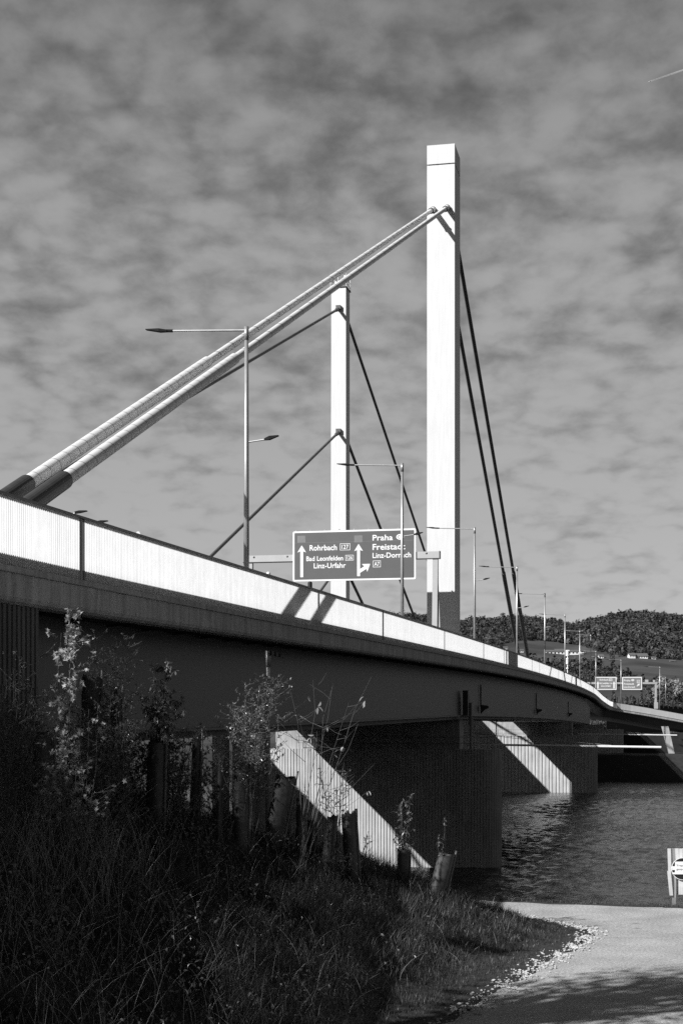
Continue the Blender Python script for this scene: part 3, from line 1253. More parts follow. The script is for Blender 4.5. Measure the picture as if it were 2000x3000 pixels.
# near twins and rear twins
for x_top, y_top, n_frac, xb, yb in ((1268.8, 612, 0.23, 66, 1428), (1310, 609.5, 0.74, 175, 1422)):
    n_c = n_l + 2.5 * KP * n_frac
    zt = EYE + (HY - y_top) / F * 135.0 * KP
    sl = 0.4315
    top = br(n_c, d_f + 0.15, zt)
    dlen = (zt - (EYE + 3.9)) / sl
    bot = br(n_c, d_f + 0.15 - dlen, EYE + 3.9)
    # split where the thicker pipe starts, casing near the deck
    fr = ((134.5 - 67.0) * KP / CT) / dlen
    fc = ((134.5 - 47.8) * KP / CT) / dlen
    cable(bridge, B0, top, bot, 0.205, 0.27, fr, M['cable'], (2.6, 1.0), (fc, 0.325, M['casing']), sides=32)
    topb = br(n_c, d_b - 0.15, zt)
    dl2 = (zt - (EYE + 5.6)) / 0.462
    botb = br(n_c, d_b - 0.15 + dl2, EYE + 5.6)
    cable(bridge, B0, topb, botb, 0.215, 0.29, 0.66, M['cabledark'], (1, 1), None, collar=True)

# ------------------------------------------------------------------ parallel bridge with the second pylon
B2 = br(-50, 120, 0)
bridge2 = thing('road_bridge', B2, 'parallel road bridge behind, whose white pylon carries three dark stays and antennas on top', 'bridge')
AL2 = [rail_pt(y_) for y_ in np.arange(-36, 353, 6.0)]
AN2 = [NV] * len(AL2)
no = -44.6 - N_RAIL
DY2 = list(np.arange(-36, 353, 6.0))
strip(MB(), lambda y: no + 0.8 * drift(y), lambda y: no - 21 + 0.8 * drift(y), lambda y: rail_h(y) - 1.7, lambda y: rail_h(y) - 2.5, DY2).build('deck_slab', M['soffit'], bridge2, B2)
strip(MB(), lambda y: no + 0.25 + 0.8 * drift(y), lambda y: no + 0.003 + 0.8 * drift(y), lambda y: rail_h(y) - 1.15, lambda y: rail_h(y) - 2.4, DY2).build('parapet', M['lip'], bridge2, B2)
strip(MB(), lambda y: no - 4 + 0.8 * drift(y), lambda y: no - 17 + 0.8 * drift(y), lambda y_: rail_h(y_) - 2.51, lambda y_: gird_z(y_) + 0.4, list(np.arange(37.5, 350, 6.0))).build('box_girder', M['girder'], bridge2, B2)
for first, dq, ztp in ((True, PD1 + 1.0, p1top + 0.2), (False, nd((45.9, 270))[1], EYE - 3.1)):
    nr = -36.7 + drift(dq * CT)
    wd_ = 2.2 if first else 25
    m_ = MB()
    m_.bbox(nr - wd_, nr, dq, dq + 4, WATER - 3, gird_z(135) + 0.38)
    pr = m_.build('pier', M['concrete2'], bridge2, B2)
    if first:
        for nq in (-40.6, -46.5, -52.5):
            m_ = MB()
            ribbed(m_, rib_outline(nq - 0.82, nq + 0.82, dq + 1.2, dq + 2.8, 0.17, 0.05), WATER - 3, gird_z(135) + 0.38)
            m_.build('column', M['concrete'], bridge2, B2)

Z2 = 236.0
c2 = (12.9 / F * Z2, Z2)
n2r, d2 = nd(c2)
w2, dp2 = 2.42, 2.95
z2top = EYE + 67.8
m_ = MB()
m_.box8([br(n2r - w2 - 0.08, d2, -2), br(n2r + 0.0, d2, -2), br(n2r + 0.0, d2 + dp2, -2), br(n2r - w2 - 0.08, d2 + dp2, -2),
         br(n2r - w2 + 0.08, d2, z2top), br(n2r, d2, z2top), br(n2r, d2 + dp2, z2top), br(n2r - w2 + 0.08, d2 + dp2, z2top)])
pyl2 = m_.build('pylon', M['pylon'], bridge2, B2)
# gallery, rail, antennas, beacon on top
m_ = MB()
m_.bbox(n2r - w2 - 0.05, n2r + 0.15, d2 - 0.15, d2 + dp2 + 0.3, z2top + 0.003, z2top + 0.12)
m_.build('gallery_plate', M['girderdark'], pyl2, B2)
m_ = MB()
for h in (0.6, 1.3, 2.1):
    loop = [br(n2r - w2, d2 - 0.1, z2top + h), br(n2r + 0.1, d2 - 0.1, z2top + h), br(n2r + 0.1, d2 + dp2, z2top + h), br(n2r - w2, d2 + dp2, z2top + h), br(n2r - w2, d2 - 0.1, z2top + h)]
    for a, b in zip(loop[:-1], loop[1:]):
        m_.tube([a, b], 0.045, 6)
for n in (n2r - w2, n2r - w2 / 2, n2r + 0.1):
    for d_ in (d2 - 0.1, d2 + dp2):
        m_.tube([br(n, d_, z2top + 0.1), br(n, d_, z2top + 2.1)], 0.05, 6)
m_.build('gallery_railing', M['galv'], pyl2, B2)
m_ = MB()
m_.tube([br(n2r - w2 + 0.3, d2 + 0.5, z2top + 0.1), br(n2r - w2 + 0.3, d2 + 0.5, z2top + 1.9), br(n2r - w2 + 0.3, d2 + 0.5, z2top + 3.5)], [0.11, 0.06, 0.015], 6)
m_.tube([br(n2r - w2 + 0.3, d2 + 0.5, z2top + 2.15), br(n2r - w2 + 0.3, d2 + 0.5, z2top + 2.5)], 0.11, 8)
m_.build('antenna', M['rail'], pyl2, B2)
for n, h in ((n2r - w2 + 0.85, 0.55), (n2r - 0.15, 1.45)):
    m_ = MB()
    m_.tube([br(n, d2, z2top + h), br(n, d2, z2top + h + 0.05), br(n, d2, z2top + h + 0.4)], [0.1, 0.17, 0.13], 10)
    m_.build('beacon', M['white'], pyl2, B2)
n_c2 = nd((-0.48, 236))[0]
for lev, (zt, hb, sb) in enumerate(((64.5, 7, 0.35), (45.1, 7, 0.355), (24.1, 7, 0.33))):
    zt += EYE
    L1 = (zt - EYE - 4) / 0.39
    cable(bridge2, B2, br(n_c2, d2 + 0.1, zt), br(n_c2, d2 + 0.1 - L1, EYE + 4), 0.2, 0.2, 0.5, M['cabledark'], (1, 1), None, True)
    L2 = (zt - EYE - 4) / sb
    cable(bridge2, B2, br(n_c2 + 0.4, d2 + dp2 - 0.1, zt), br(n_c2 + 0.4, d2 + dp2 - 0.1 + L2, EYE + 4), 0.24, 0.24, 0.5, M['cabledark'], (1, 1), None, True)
    m_ = MB()
    m_.box(br(n_c2, d2 - 0.2, zt + 0.12), (0.78, 0.5, 0.6), (NV, DV, Vector((0, 0, 1))))
    m_.build('anchor_box', M['cabledark'], pyl2, B2)

# ------------------------------------------------------------------ road lamps on the bridge
def make_lamp():
    t = thing('street_lamp', (0, 0, 0), 'x', 'street lamp', 'street lamps along the bridge railing', -TH)
    m_ = MB()
    m_.tube([(0, 0, 0), (0, 0, 5.5), (0, 0, 10.6)], [0.105, 0.09, 0.07], 14)
    m_.tube([(0, 0, 10.2), (0, 0, 10.68)], [0.085, 0.085], 14)
    pole = m_.build('pole', M['galv'], t)
    pole.data.polygons.foreach_set('use_smooth', [True] * len(pole.data.polygons))
    m_ = MB()
    m_.tube([(0.0, 0, 10.55), (-2.85, 0, 10.68)], 0.038, 10)
    m_.build('arm', M['galv'], t)
    m_ = MB()
    m_.tube([(-2.75, 0, 10.675), (-3.0, 0, 10.69)], 0.055, 10)
    m_.add([(-2.95, -.08, 10.65), (-2.95, .08, 10.65), (-3.25, .14, 10.665), (-3.25, -.14, 10.665), (-3.76, .09, 10.76), (-3.76, -.09, 10.76),
            (-2.95, -.07, 10.72), (-2.95, .07, 10.72), (-3.25, .12, 10.77), (-3.25, -.12, 10.77), (-3.76, .08, 10.785), (-3.76, -.08, 10.785)],
           [(0, 1, 2, 3), (3, 2, 4, 5), (7, 6, 9, 8), (8, 9, 11, 10), (0, 3, 9, 6), (3, 5, 11, 9), (2, 1, 7, 8), (4, 2, 8, 10), (1, 0, 6, 7), (5, 4, 10, 11)])
    m_.build('lamp_head', M['lamphead'], t)
    m_ = MB()
    m_.tube([(0, 0, 6.55), (0.72, 0, 6.63)], 0.03, 8)
    m_.build('arm', M['galv'], t)
    m_ = MB()
    m_.add([(.66, -.05, 6.60), (.66, .05, 6.60), (.85, .09, 6.61), (.85, -.09, 6.61), (1.18, .07, 6.73), (1.18, -.07, 6.73),
            (.66, -.05, 6.66), (.66, .05, 6.66), (.85, .08, 6.74), (.85, -.08, 6.74), (1.18, .06, 6.76), (1.18, -.06, 6.76)],
           [(0, 1, 2, 3), (3, 2, 4, 5), (7, 6, 9, 8), (8, 9, 11, 10), (0, 3, 9, 6), (3, 5, 11, 9), (2, 1, 7, 8), (4, 2, 8, 10), (1, 0, 6, 7), (5, 4, 10, 11)])
    m_.build('lamp_head', M['lamphead'], t)
    return t


lamp0 = make_lamp()
LAMPS = [
    (722, 957, 63.8, 'tall two-armed street lamp crossing the twin stay cables, nearest to us on the bridge'),
    (1177.5, 1357, 102.3, 'two-armed street lamp whose pole stands in front of the large road sign'),
    (1389.3, 1544.6, 142.2, 'two-armed street lamp just right of the near pylon, before the rear stays'),
    (1513.4, 1658.5, 184.5, 'two-armed street lamp rising where the two rear stay cables reach the railing'),
    (1594.8, 1738, 229.0, 'two-armed street lamp on the railing, next after the rear stay cables'),
    (1653.7, 1799, 277.0, 'two-armed street lamp standing just left of the white antenna mast'),
    (1697, 1847, 328.0, 'two-armed street lamp just right of the white antenna mast'),
    (1744, 1907, 400.0, 'two-armed street lamp at the left edge of the twin sign gantry'),
]
for i, (px, pt, dz, lb) in enumerate(LAMPS):
    L_ = lamp0 if i == 0 else copy_tree(lamp0)
    tp = at(px, pt, dz)
    kz = (tp.z - deck_z(min(dz, 340)) + 0.02) / 10.68
    L_.scale = (kz, kz, kz)
    L_.location = (tp.x, tp.y, tp.z - 10.68 * kz)
    L_['label'] = lb
# lamps on the approach beyond the bend
for (px, pt, dz, lb) in ((1817.5, 1932, 436, 'street lamp standing between the two panels of the far sign gantry'),
                         (1931, 1953, 462, 'street lamp just right of the far gantry post'),
                         (1948, 1984, 560, 'thin distant street lamp right of the gantry, before pale trees')):
    L_ = copy_tree(lamp0)
    tp = at(px, pt, dz)
    k = 1.25 if dz < 500 else 1.0
    L_.scale = (k, k, k)
    L_.location = (tp.x, tp.y, tp.z - 10.68 * k)
    L_['label'] = lb
    L_['group'] = 'street lamps on the far approach road'
L_ = copy_tree(lamp0)
tp = at(1729, 1886, 330)
L_.location = (tp.x - 0.0, tp.y, tp.z - 10.68)
L_['label'] = 'dark thin street lamp against the wooded hill, behind the white railing'
L_['group'] = 'street lamps on the far approach road'
# lamps on the carriageway's other side: only the small heads clear the railing
for px, pyv, dz, lb in ((250, 1497, 78, 'lamp head peeping over the railing below the stay casings, left one of two'),
                        (311, 1526, 82, 'lamp head peeping over the railing right of the stay casings, right one of two')):
    t = thing('street_lamp', at(px, pyv, dz) - NV * 1.2, lb, 'street lamp', 'low lamps behind the railing', -TH)
    zz_ = t.location.z - (deck_z(dz) + 0.02)
    t.location.z = deck_z(dz) + 0.02
    m_ = MB()
    m_.tube([(0, 0, 0), (0, 0, zz_ - 0.2)], 0.07, 10)
    m_.build('pole', M['galv'], t)
    m_ = MB()
    m_.tube([(0, 0, zz_ - 0.3), (0.75, 0, zz_ - 0.06)], 0.03, 8)
    m_.build('arm', M['galv'], t)
    m_ = MB()
    m_.prism([(0.65, -0.1, zz_ - 0.12), (0.9, -0.1, zz_ - 0.1), (1.3, -0.1, zz_ - 0.02), (1.3, -0.1, zz_ + 0.02), (0.9, -0.1, zz_ + 0.03), (0.65, -0.1, zz_ - 0.02)], (0, 0.2, 0))
    m_.build('lamp_head', M['lamphead'], t)

# ------------------------------------------------------------------ sign gantries
def rounded(x0, y0, x1, y1, r_, k=5):
    out_ = []
    for cx, cy, a0 in ((x1 - r_, y1 - r_, 0), (x0 + r_, y1 - r_, 90), (x0 + r_, y0 + r_, 180), (x1 - r_, y0 + r_, 270)):
        for i in range(k + 1):
            a = math.radians(a0 + 90 * i / k)
            out_.append((cx + r_ * math.cos(a), cy + r_ * math.sin(a)))
    return out_


def arrow(x, y0, y1, wd, hd, hw_):
    return [(x - wd / 2, y0), (x + wd / 2, y0), (x + wd / 2, y1 - hd * 0.82), (x + hw_ / 2, y1 - hd), (x, y1), (x - hw_ / 2, y1 - hd), (x - wd / 2, y1 - hd * 0.82)]


class SignFace:
    """flat layers on a panel; x along NV, y up; front towards -DV"""
    def __init__(self, origin, right=NV, fwd=DV):
        self.o, self.r, self.f = Vector(origin), right, fwd

    def p(self, x, y, off):
        return self.o + self.r * x + Vector((0, 0, y)) - self.f * off

    def poly(self, mb, pts, off, thick=0.004):
        mb.prism([self.p(x, y, off) for x, y in pts], self.f * (thick * 0.9))

    def text(self, mb, s, x, y, h, wd, off, bold=0.012):
        tv, tf = text_mesh(s, h, wd, bold)
        mb.add([self.p(x + a, y + b, off) for a, b in tv], tf)

    def frame(self, mb, x0, y0, x1, y1, t, off):
        for a in ((x0, y0, x1, y0 + t), (x0, y1 - t, x1, y1), (x0, y0 + t, x0 + t, y1 - t), (x1 - t, y0 + t, x1, y1 - t)):
            self.poly(mb, [(a[0], a[1]), (a[2], a[1]), (a[2], a[3]), (a[0], a[3])], off)


# gantry 1: plane 5.83 m in front of the pylon face
gd = PDP - 5.83 * KP
gn_r = nd((6.38 * KP, 129.3 * KP))[0]
gn_l = nd((-4.25 * KP, 131.6 * KP))[0]
GW = gn_r - gn_l
gzb, gzt = EYE + 12.0 * KP, EYE + 16.38 * KP
GHt = gzt - gzb
G0 = br(pn1 - 1.0, gd + 0.6, deck_z(129))
gan = thing('sign_gantry', G0, 'large overhead road sign gantry in front of the near pylon, directions to Rohrbach and Praha', 'road sign')
zax = Vector((0, 0, 1))
# source crop scale: panel 1115 wide, 460 high in the sketch
kx, ky = GW / 1117.0, GHt / 462.0


def sxy(cx, cy):
    """sketch pixel on the panel (left top = 65,115; perspective skew removed)"""
    yo = 115 - 23 * (cx - 65) / 1117.0
    return (cx - 65) * kx, GHt - (cy - yo) * ky


sf = SignFace(br(gn_l, gd, gzb))
m_ = MB()
m_.prism([sf.p(x, y, 0.0) for x, y in rounded(0, 0, GW, GHt, 0.14)], DV * 0.10)
brd = m_.build('border_panel', M['white'], gan, G0)
m_ = MB()
m_.prism([sf.p(x, y, 0.006) for x, y in rounded(0.155, 0.155, GW - 0.155, GHt - 0.155, 0.06)], DV * 0.004)
fac = m_.build('sign_face', M['signface'], gan, G0)
m_ = MB()
for cx in (107, 628):
    m_ = MB()
    a, b = sxy(cx, 155), sxy(cx + 74, 217)
    sf.poly(m_, [(a[0], b[1]), (b[0], b[1]), (b[0], a[1]), (a[0], a[1])], 0.010)
    m_.build('lane_patch', M['signpatch'], fac, G0)
m_ = MB()
OFF = 0.014
for cx, cb, ct in ((147, 537, 243), (667, 527, 232)):
    x, y0 = sxy(cx, cb)
    _, y1 = sxy(cx, ct)
    sf.poly(m_, arrow(x, y0, y1, 26 * kx, 66 * ky, 80 * kx), OFF)
# branch arrow
q = [sxy(*c) for c in ((680, 497), (738, 460), (746, 487), (772, 414), (697, 416), (719, 437), (680, 462))]
sf.poly(m_, q, OFF)
rows = [('Rohrbach', 220, 292, 241, 470), ('Bad Leonfelden', 190, 388, 345, 527), ('Linz-Urfahr', 258, 455, 408, 551),
        ('Praha', 794, 201, 150, 976), ('Freistadt', 794, 287, 233, 1088), ('Linz-Dornach', 794, 361, 314, 1140)]
for s_, x0, yb, yt, x1 in rows:
    a = sxy(x0, yb)
    b = sxy(x0, yt)
    sf.text(m_, s_, a[0], a[1], (b[1] - a[1]) * 0.98, (x1 - x0) * kx, OFF, 0.016)
for s_, x0, y0, x1, y1 in (('127', 498, 290, 590, 226), ('126', 547, 384, 622, 332), ('A7', 797, 446, 867, 384)):
    a, b = sxy(x0, y0), sxy(x1, y1)
    sf.frame(m_, a[0], a[1], b[0], b[1], 0.04, OFF)
    hh = b[1] - a[1]
    sf.text(m_, s_, a[0] + (b[0] - a[0]) * 0.16, a[1] + hh * 0.2, hh * 0.6, (b[0] - a[0]) * 0.68, OFF, 0.012)
# oval badge
cxy = sxy(1042, 169)
ov = [(cxy[0] + 0.37 * math.cos(k * math.pi / 12), cxy[1] + 0.27 * math.sin(k * math.pi / 12)) for k in range(24)]
sf.poly(m_, ov, OFF)
lt = m_.build('lettering', M['white'], fac, G0)
m_ = MB()
sf.text(m_, 'C', cxy[0] - 0.23, cxy[1] - 0.15, 0.30, 0.2, OFF + 0.006, 0.02)
sf.text(m_, 'Z', cxy[0] + 0.03, cxy[1] - 0.15, 0.30, 0.2, OFF + 0.006, 0.02)
m_.build('badge_letters', M['signface'], fac, G0)
m_ = MB()
a, b = sxy(80, 222), sxy(1168, 198)
sf.poly(m_, [(a[0], a[1] - 0.012), (b[0], a[1] - 0.012), (b[0], a[1] + 0.012), (a[0], a[1] + 0.012)], 0.011)
m_.build('panel_seam', M['signpatch'], fac, G0)
for i in range(9):
    m_ = MB()
    m_.box(sf.p(0.3 + i * (GW - 0.6) / 8, GHt + 0.06, -0.05), (0.12, 0.08, 0.14), (NV, DV, zax))
    m_.build('clip', M['galv'], brd, G0)
# beam and posts
bz0, bz1 = EYE + 13.8 * KP, EYE + 14.37 * KP
m_ = MB()
nb_l = pn1 - 17.9 * KP
m_.bbox(nb_l, pn1 - 0.62, gd + 0.12, gd + 0.6, bz0, bz1)
beam = m_.build('beam', M['gantry'], gan, G0)
m_ = MB()
m_.bbox(nb_l - 0.12, pn1 - 0.55, gd + 0.05, gd + 0.68, bz0 - 0.06, bz0 - 0.003)
m_.bbox(pn1 - 0.617, pn1 - 0.55, gd + 0.06, gd + 0.66, bz0, bz1 + 0.04)
m_.bbox(pn1 - 3.4, pn1 - 2.9, gd + 0.115, gd + 0.605, bz0 + 0.002, bz1 + 0.003)
m_.build('beam_flange', M['rail'], beam, G0)
for n in (nb_l + 0.9, nb_l + 4.2, pn1 - 1.9):
    m_ = MB()
    m_.tube([br(n, gd + 0.12, bz1 - 0.1), br(n, gd + 0.02, bz1 - 0.1)], 0.09, 10)
    m_.build('beam_bolt', M['gantry'], beam, G0)
zd = deck_z(129)
for n0, n1, fl in ((pn1 - 1.25, pn1 - 0.75, 1), (nb_l + 0.3, nb_l + 0.8, 1)):
    m_ = MB()
    m_.box8([br(n0 - 0.1, gd + 0.15, zd), br(n1 - 0.12, gd + 0.15, zd), br(n1 - 0.12, gd + 1.1, zd), br(n0 - 0.1, gd + 1.1, zd),
             br(n0, gd + 0.15, bz0 - 0.062), br(n1, gd + 0.15, bz0 - 0.062), br(n1, gd + 0.6, bz0 - 0.062), br(n0, gd + 0.6, bz0 - 0.062)])
    pst = m_.build('post', M['gantry'], gan, G0)
    m_ = MB()
    m_.prism([br(n1 - 0.1, gd + 0.3, zd), br(n1 + 0.32, gd + 0.3, zd), br(n1 + 0.03, gd + 0.3, bz0 - 2.2), br(n1 + 0.0, gd + 0.3, bz0 - 0.07)], DV * 0.03)
    m_.build('gusset', M['gantry'], pst, G0)

# gantry 2 beyond the bend
gy = 446.0


def g2(px, py):
    return at(px, py, gy)


R2, F2 = Vector((1, 0, 0)), Vector((0, 1, 0))
g2base = g2(1920, 2082)
gan2 = thing('sign_gantry', g2base, 'distant sign gantry on the far approach with two direction panels side by side', 'road sign')
for (x0, y0, x1, y1, lines, arrows) in (
        (1742, 1983, 1804.5, 2021, (('Rohrbach', 1755, 1994, 1780), ('Bad Leonfelden', 1755, 2004, 1782), ('Linz-Urfahr', 1759, 2012, 1788)), ((1750, 2017, 1996), (1797, 2017, 1996))),
        (1821, 1983, 1879, 2021, (('Praha', 1826, 1996, 1845), ('Freistadt', 1826, 2006, 1856), ('Linz-Dornach', 1826, 2015, 1859)), ())):
    ll, ur = g2(x0, y1), g2(x1, y0)
    W_, H_ = ur.x - ll.x, ur.z - ll.z
    sf2 = SignFace(ll, R2, F2)
    m_ = MB()
    m_.prism([sf2.p(x, y, 0) for x, y in rounded(0, 0, W_, H_, 0.15)], F2 * 0.12)
    bo = m_.build('border_panel', M['white'], gan2, g2base)
    m_ = MB()
    m_.prism([sf2.p(x, y, 0.008) for x, y in rounded(0.28, 0.28, W_ - 0.28, H_ - 0.28, 0.06)], F2 * 0.005)
    fc_ = m_.build('sign_face', M['signface2'], gan2, g2base)
    m_ = MB()
    kk = gy / F
    for s_, xa, yb, xb in lines:
        sf2.text(m_, s_, (xa - x0) * kk, (y1 - yb) * kk, 0.52, (xb - xa) * kk, 0.016, 0.02)
    for xa, yb, yt in arrows:
        sf2.poly(m_, arrow((xa - x0) * kk, (y1 - yb) * kk, (y1 - yt) * kk, 0.42, 0.8, 0.9), 0.016)
    if not arrows:
        ax0, ay0 = (1863 - x0) * kk, (y1 - 2010) * kk
        sf2.poly(m_, [(ax0, ay0), (ax0 + .15, ay0 - .15), (ax0 + .55, ay0 + .2), (ax0 + .75, ay0), (ax0 + 1.0, ay0 + .75), (ax0 + .2, ay0 + .6), (ax0 + .4, ay0 + .4)], 0.016)
        sf2.frame(m_, (1864 - x0) * kk, (y1 - 2001) * kk, (1873 - x0) * kk, (y1 - 1992) * kk, 0.1, 0.016)
        sf2.text(m_, 'A7', (1865.5 - x0) * kk, (y1 - 1999.5) * kk, 0.5, 0.6, 0.016, 0.01)
        ov = [((1852 - x0) * kk + 0.45 * math.cos(k * math.pi / 8), (y1 - 1992.5) * kk + 0.33 * math.sin(k * math.pi / 8)) for k in range(16)]
        sf2.poly(m_, ov, 0.016)
    else:
        sf2.frame(m_, (1782 - x0) * kk, (y1 - 1995) * kk, (1792 - x0) * kk, (y1 - 1988) * kk, 0.1, 0.016)
        sf2.text(m_, '127', (1783 - x0) * kk, (y1 - 1994) * kk, 0.45, 0.75, 0.016, 0.01)
        sf2.text(m_, '126', (1784 - x0) * kk, (y1 - 2004) * kk, 0.45, 0.75, 0.016, 0.01)
    m_.build('lettering', M['white'], fc_, g2base)
    if not arrows:
        m_ = MB()
        sf2.text(m_, 'CZ', (1852 - x0) * kk - 0.28, (y1 - 1992.5) * kk - 0.16, 0.32, 0.56, 0.022, 0.01)
        m_.build('badge_letters', M['signface2'], fc_, g2base)
m_ = MB()
a, b = g2(1714, 2004), g2(1924, 1998.5)
m_.box8([Vector((a.x, gy + .14, a.z)), Vector((b.x, gy + .14, a.z)), Vector((b.x, gy + .6, a.z)), Vector((a.x, gy + .6, a.z)),
         Vector((a.x, gy + .14, b.z)), Vector((b.x, gy + .14, b.z)), Vector((b.x, gy + .6, b.z)), Vector((a.x, gy + .6, b.z))])
for x0, y0, x1, y1 in ((1800, 1984, 1808, 1992), (1880, 1991, 1899, 1998), (1884, 2004.5, 1897, 2009), (1913, 1992, 1919, 1998)):
    p, q = g2(x0, y1), g2(x1, y0)
    m_.box(((p.x + q.x) / 2, gy + 0.9, (p.z + q.z) / 2), (q.x - p.x, 0.3, q.z - p.z))
m_.build('beam', M['gantry'], gan2, g2base)
for xp in (1920, 1716):
    p = g2(xp, 2004.2)
    m_ = MB()
    m_.box((p.x, gy + 0.37, (p.z + 2) / 2), (0.55, 0.45, p.z - 2))
    if xp == 1920:
        pb_, pt_ = g2(1915, 2076), g2(1926, 2058)
        m_.box(((pb_.x + pt_.x) / 2, gy + 0.1, (pb_.z + pt_.z) / 2), (1.1, 0.35, 1.9))
    m_.build('post', M['gantry'], gan2, g2base)

# ------------------------------------------------------------------ small things above the railing
tip = at(405, 1557, 56)
wz0 = deck_z(56)
t = thing('warning_sign', (tip.x, tip.y, wz0), 'tip of a triangular warning sign showing just above the dark handrail', 'road sign')
hq = tip.z - wz0
m_ = MB()
m_.tube([(0, 0.05, 0), (0, 0.05, hq - 0.2)], 0.035, 8)
m_.build('post', M['galv'], t)
m_ = MB()
m_.prism([(-0.42, 0, hq - 0.76), (0.42, 0, hq - 0.76), (0.04, 0, hq), (-0.04, 0, hq)], (0, 0.015, 0))
sgn = m_.build('sign_plate', M['white'], t)
m_ = MB()
m_.prism([(-0.31, -0.004, hq - 0.70), (0.31, -0.004, hq - 0.70), (0, -0.004, hq - 0.10)], (0, 0.003, 0))
m_.build('sign_symbol', M['rail'], sgn)
for px, pyv, dz, rad, mt, lb in ((908, 1703, 80, 0.12, 'black', 'black round-topped marker post under the lower left edge of the big sign'),
                                (786, 1675, 74, 0.105, 'white', 'white round-topped marker post left of the big sign')):
    p = at(px, pyv, dz)
    zb = deck_z(dz)
    t = thing('marker_post', (p.x, p.y, zb), lb, 'post', 'marker posts behind the railing')
    m_ = MB()
    h = p.z - zb
    m_.tube([(0, 0, 0), (0, 0, h - 0.3)], rad * 0.4, 8)
    m_.build('stem', M['galv'], t)
    m_ = MB()
    m_.tube([(0, 0, h - 0.35), (0, 0, h - 0.08), (0, 0, h - 0.025), (0, 0, h)], [rad, rad, rad * 0.75, rad * 0.2], 12)
    m_.build('marker_head', M[mt], t)

# reflector booms on the piers
for k, (n1, d0, z_, ln, lb) in enumerate(((-14.2, PD1 + 1.2, EYE - 2.45, 14.3, 'long horizontal boom reaching out from the near pier over the water'),
                                        (nd((45.9, 270))[0] - 0.5, nd((45.9, 270))[1] + 0.5, EYE - 2.9, 14.5, 'thinner far horizontal boom reaching out from the second pier'))):
    t = thing('pier_boom', br(n1, d0, z_), lb, 'boom', 'radar booms on the piers', -TH)
    m_ = MB()
    m_.tube([(-3.0, 0, 0.12), (ln, 0, -0.08)], [0.09, 0.11], 12)
    bmn = m_.build('spar', M['boom'], t)
    m_ = MB()
    for a in (0.45, 0.7):
        m_.tube([(-2.5, 0, 1.15), (ln * a, 0, 0.08)], 0.022, 5)
    m_.build('guy_wire', M['galv'], t)
    m_ = MB()
    m_.tube([(-2.5, 0, -0.4), (-2.5, 0, 1.2)], 0.07, 8)
    m_.build('mast', M['pipe'], t)

# lamp on the lower path under the bridge
lp = at(785, 1907, 47)
g0 = gz(lp.x, lp.y)
t = thing('path_lamp', (lp.x, lp.y, g0), 'dark slim lamp post standing under the bridge among the shrubs', 'street lamp')
H_ = lp.z - g0
m_ = MB()
m_.tube([(0, 0, 0), (0, 0, H_ * 0.6), (0, 0, H_ - 0.05)], [0.085, 0.075, 0.065], 14)
m_.tube([(0, 0, H_ - 0.5), (0, 0, H_)], 0.085, 14)
m_.build('pole', M['pipe'], t, smooth=True)
m_ = MB()
m_.prism([(0.05, -0.12, H_ - 0.12), (0.22, -0.12, H_ - 0.16), (0.50, -0.12, H_ - 0.22), (0.36, -0.12, H_ - 0.08), (0.2, -0.12, H_ - 0.01), (0.05, -0.12, H_)], (0, 0.24, 0))
m_.build('lamp_head', M['lamphead'], t)

# ------------------------------------------------------------------ notice board on the right
bd = 40.4
p = at(1982, 2640, bd)
t0 = Vector((at(1957, 2640, bd).x, bd, 0.0))
board = thing('notice_board', t0, 'pale plank board with a round path-closed sign at the water edge', 'sign')
u = bd / F
m_ = MB()
for k in range(15):
    x = 0.0 + k * 0.094
    zt, zb = 1.50 - 0.0 * k, 0.26
    lean = 0.05
    if k == 0:
        m_.box8([(x + .0, 0.03, 0.80), (x + .088, 0.03, 0.80), (x + .088, .055, 0.80), (x, .055, 0.80), (x - .02, 0.03, zt), (x + .068, 0.03, zt), (x + .068, .055, zt), (x - .02, .055, zt)])
        m_.box8([(x + .03, 0.0, 0.24), (x + .118, 0.0, 0.24), (x + .118, .025, 0.24), (x + .03, .025, 0.24), (x - .035, 0.0, 0.90), (x + .06, 0.0, 0.90), (x + .06, .025, 0.90), (x - .035, .025, 0.90)])
        continue
    if k == 1:
        continue
    j = random.uniform(-0.008, 0.008)
    m_.box8([(x + lean + j, 0.03, zb), (x + lean + .088 + j, 0.03, zb), (x + lean + .088 + j, .055, zb), (x + lean + j, .055, zb),
             (x, 0.03, zt + j), (x + .088, 0.03, zt + j), (x + .088, .055, zt + j), (x, .055, zt + j)])
m_.build('plank_panel', M['wood'], board)
for xq in (0.155, 1.2):
    m_ = MB()
    m_.box((xq, 0.085, 0.74), (0.085, 0.05, 1.52))
    pst = m_.build('post', M['galv'], board)
    if xq < 1:
        m_ = MB()
        m_.tube([(xq + 0.03, 0.005, 0.02), (xq + 0.03, 0.005, 0.75)], 0.03, 10)
        m_.box((xq + 0.02, 0.0, 0.10), (0.045, 0.05, 0.17))
        m_.build('sign_tube', M['galv'], board)
cx_, cz_ = at(1997, 2545, bd).x - t0.x, at(1997, 2545, bd).z
m_ = MB()
disc = [(cx_ + 0.30 * math.cos(a * math.pi / 20), -0.03, cz_ + 0.30 * math.sin(a * math.pi / 20)) for a in range(40)]
m_.prism(disc, (0, 0.012, 0))
dk = m_.build('round_sign', M['white'], board)
m_ = MB()
disc = [(cx_ + 0.285 * math.cos(a * math.pi / 20), -0.034, cz_ + 0.285 * math.sin(a * math.pi / 20)) for a in range(40)]
m_.prism(disc, (0, 0.003, 0))
m_.build('dark_disc', M['black'], dk)
m_ = MB()
m_.box((cx_ + 0.06, -0.045, cz_ + 0.03), (0.53, 0.012, 0.33))
m_.box((cx_ + 0.04, -0.05, cz_ - 0.12), (0.62, 0.02, 0.05))
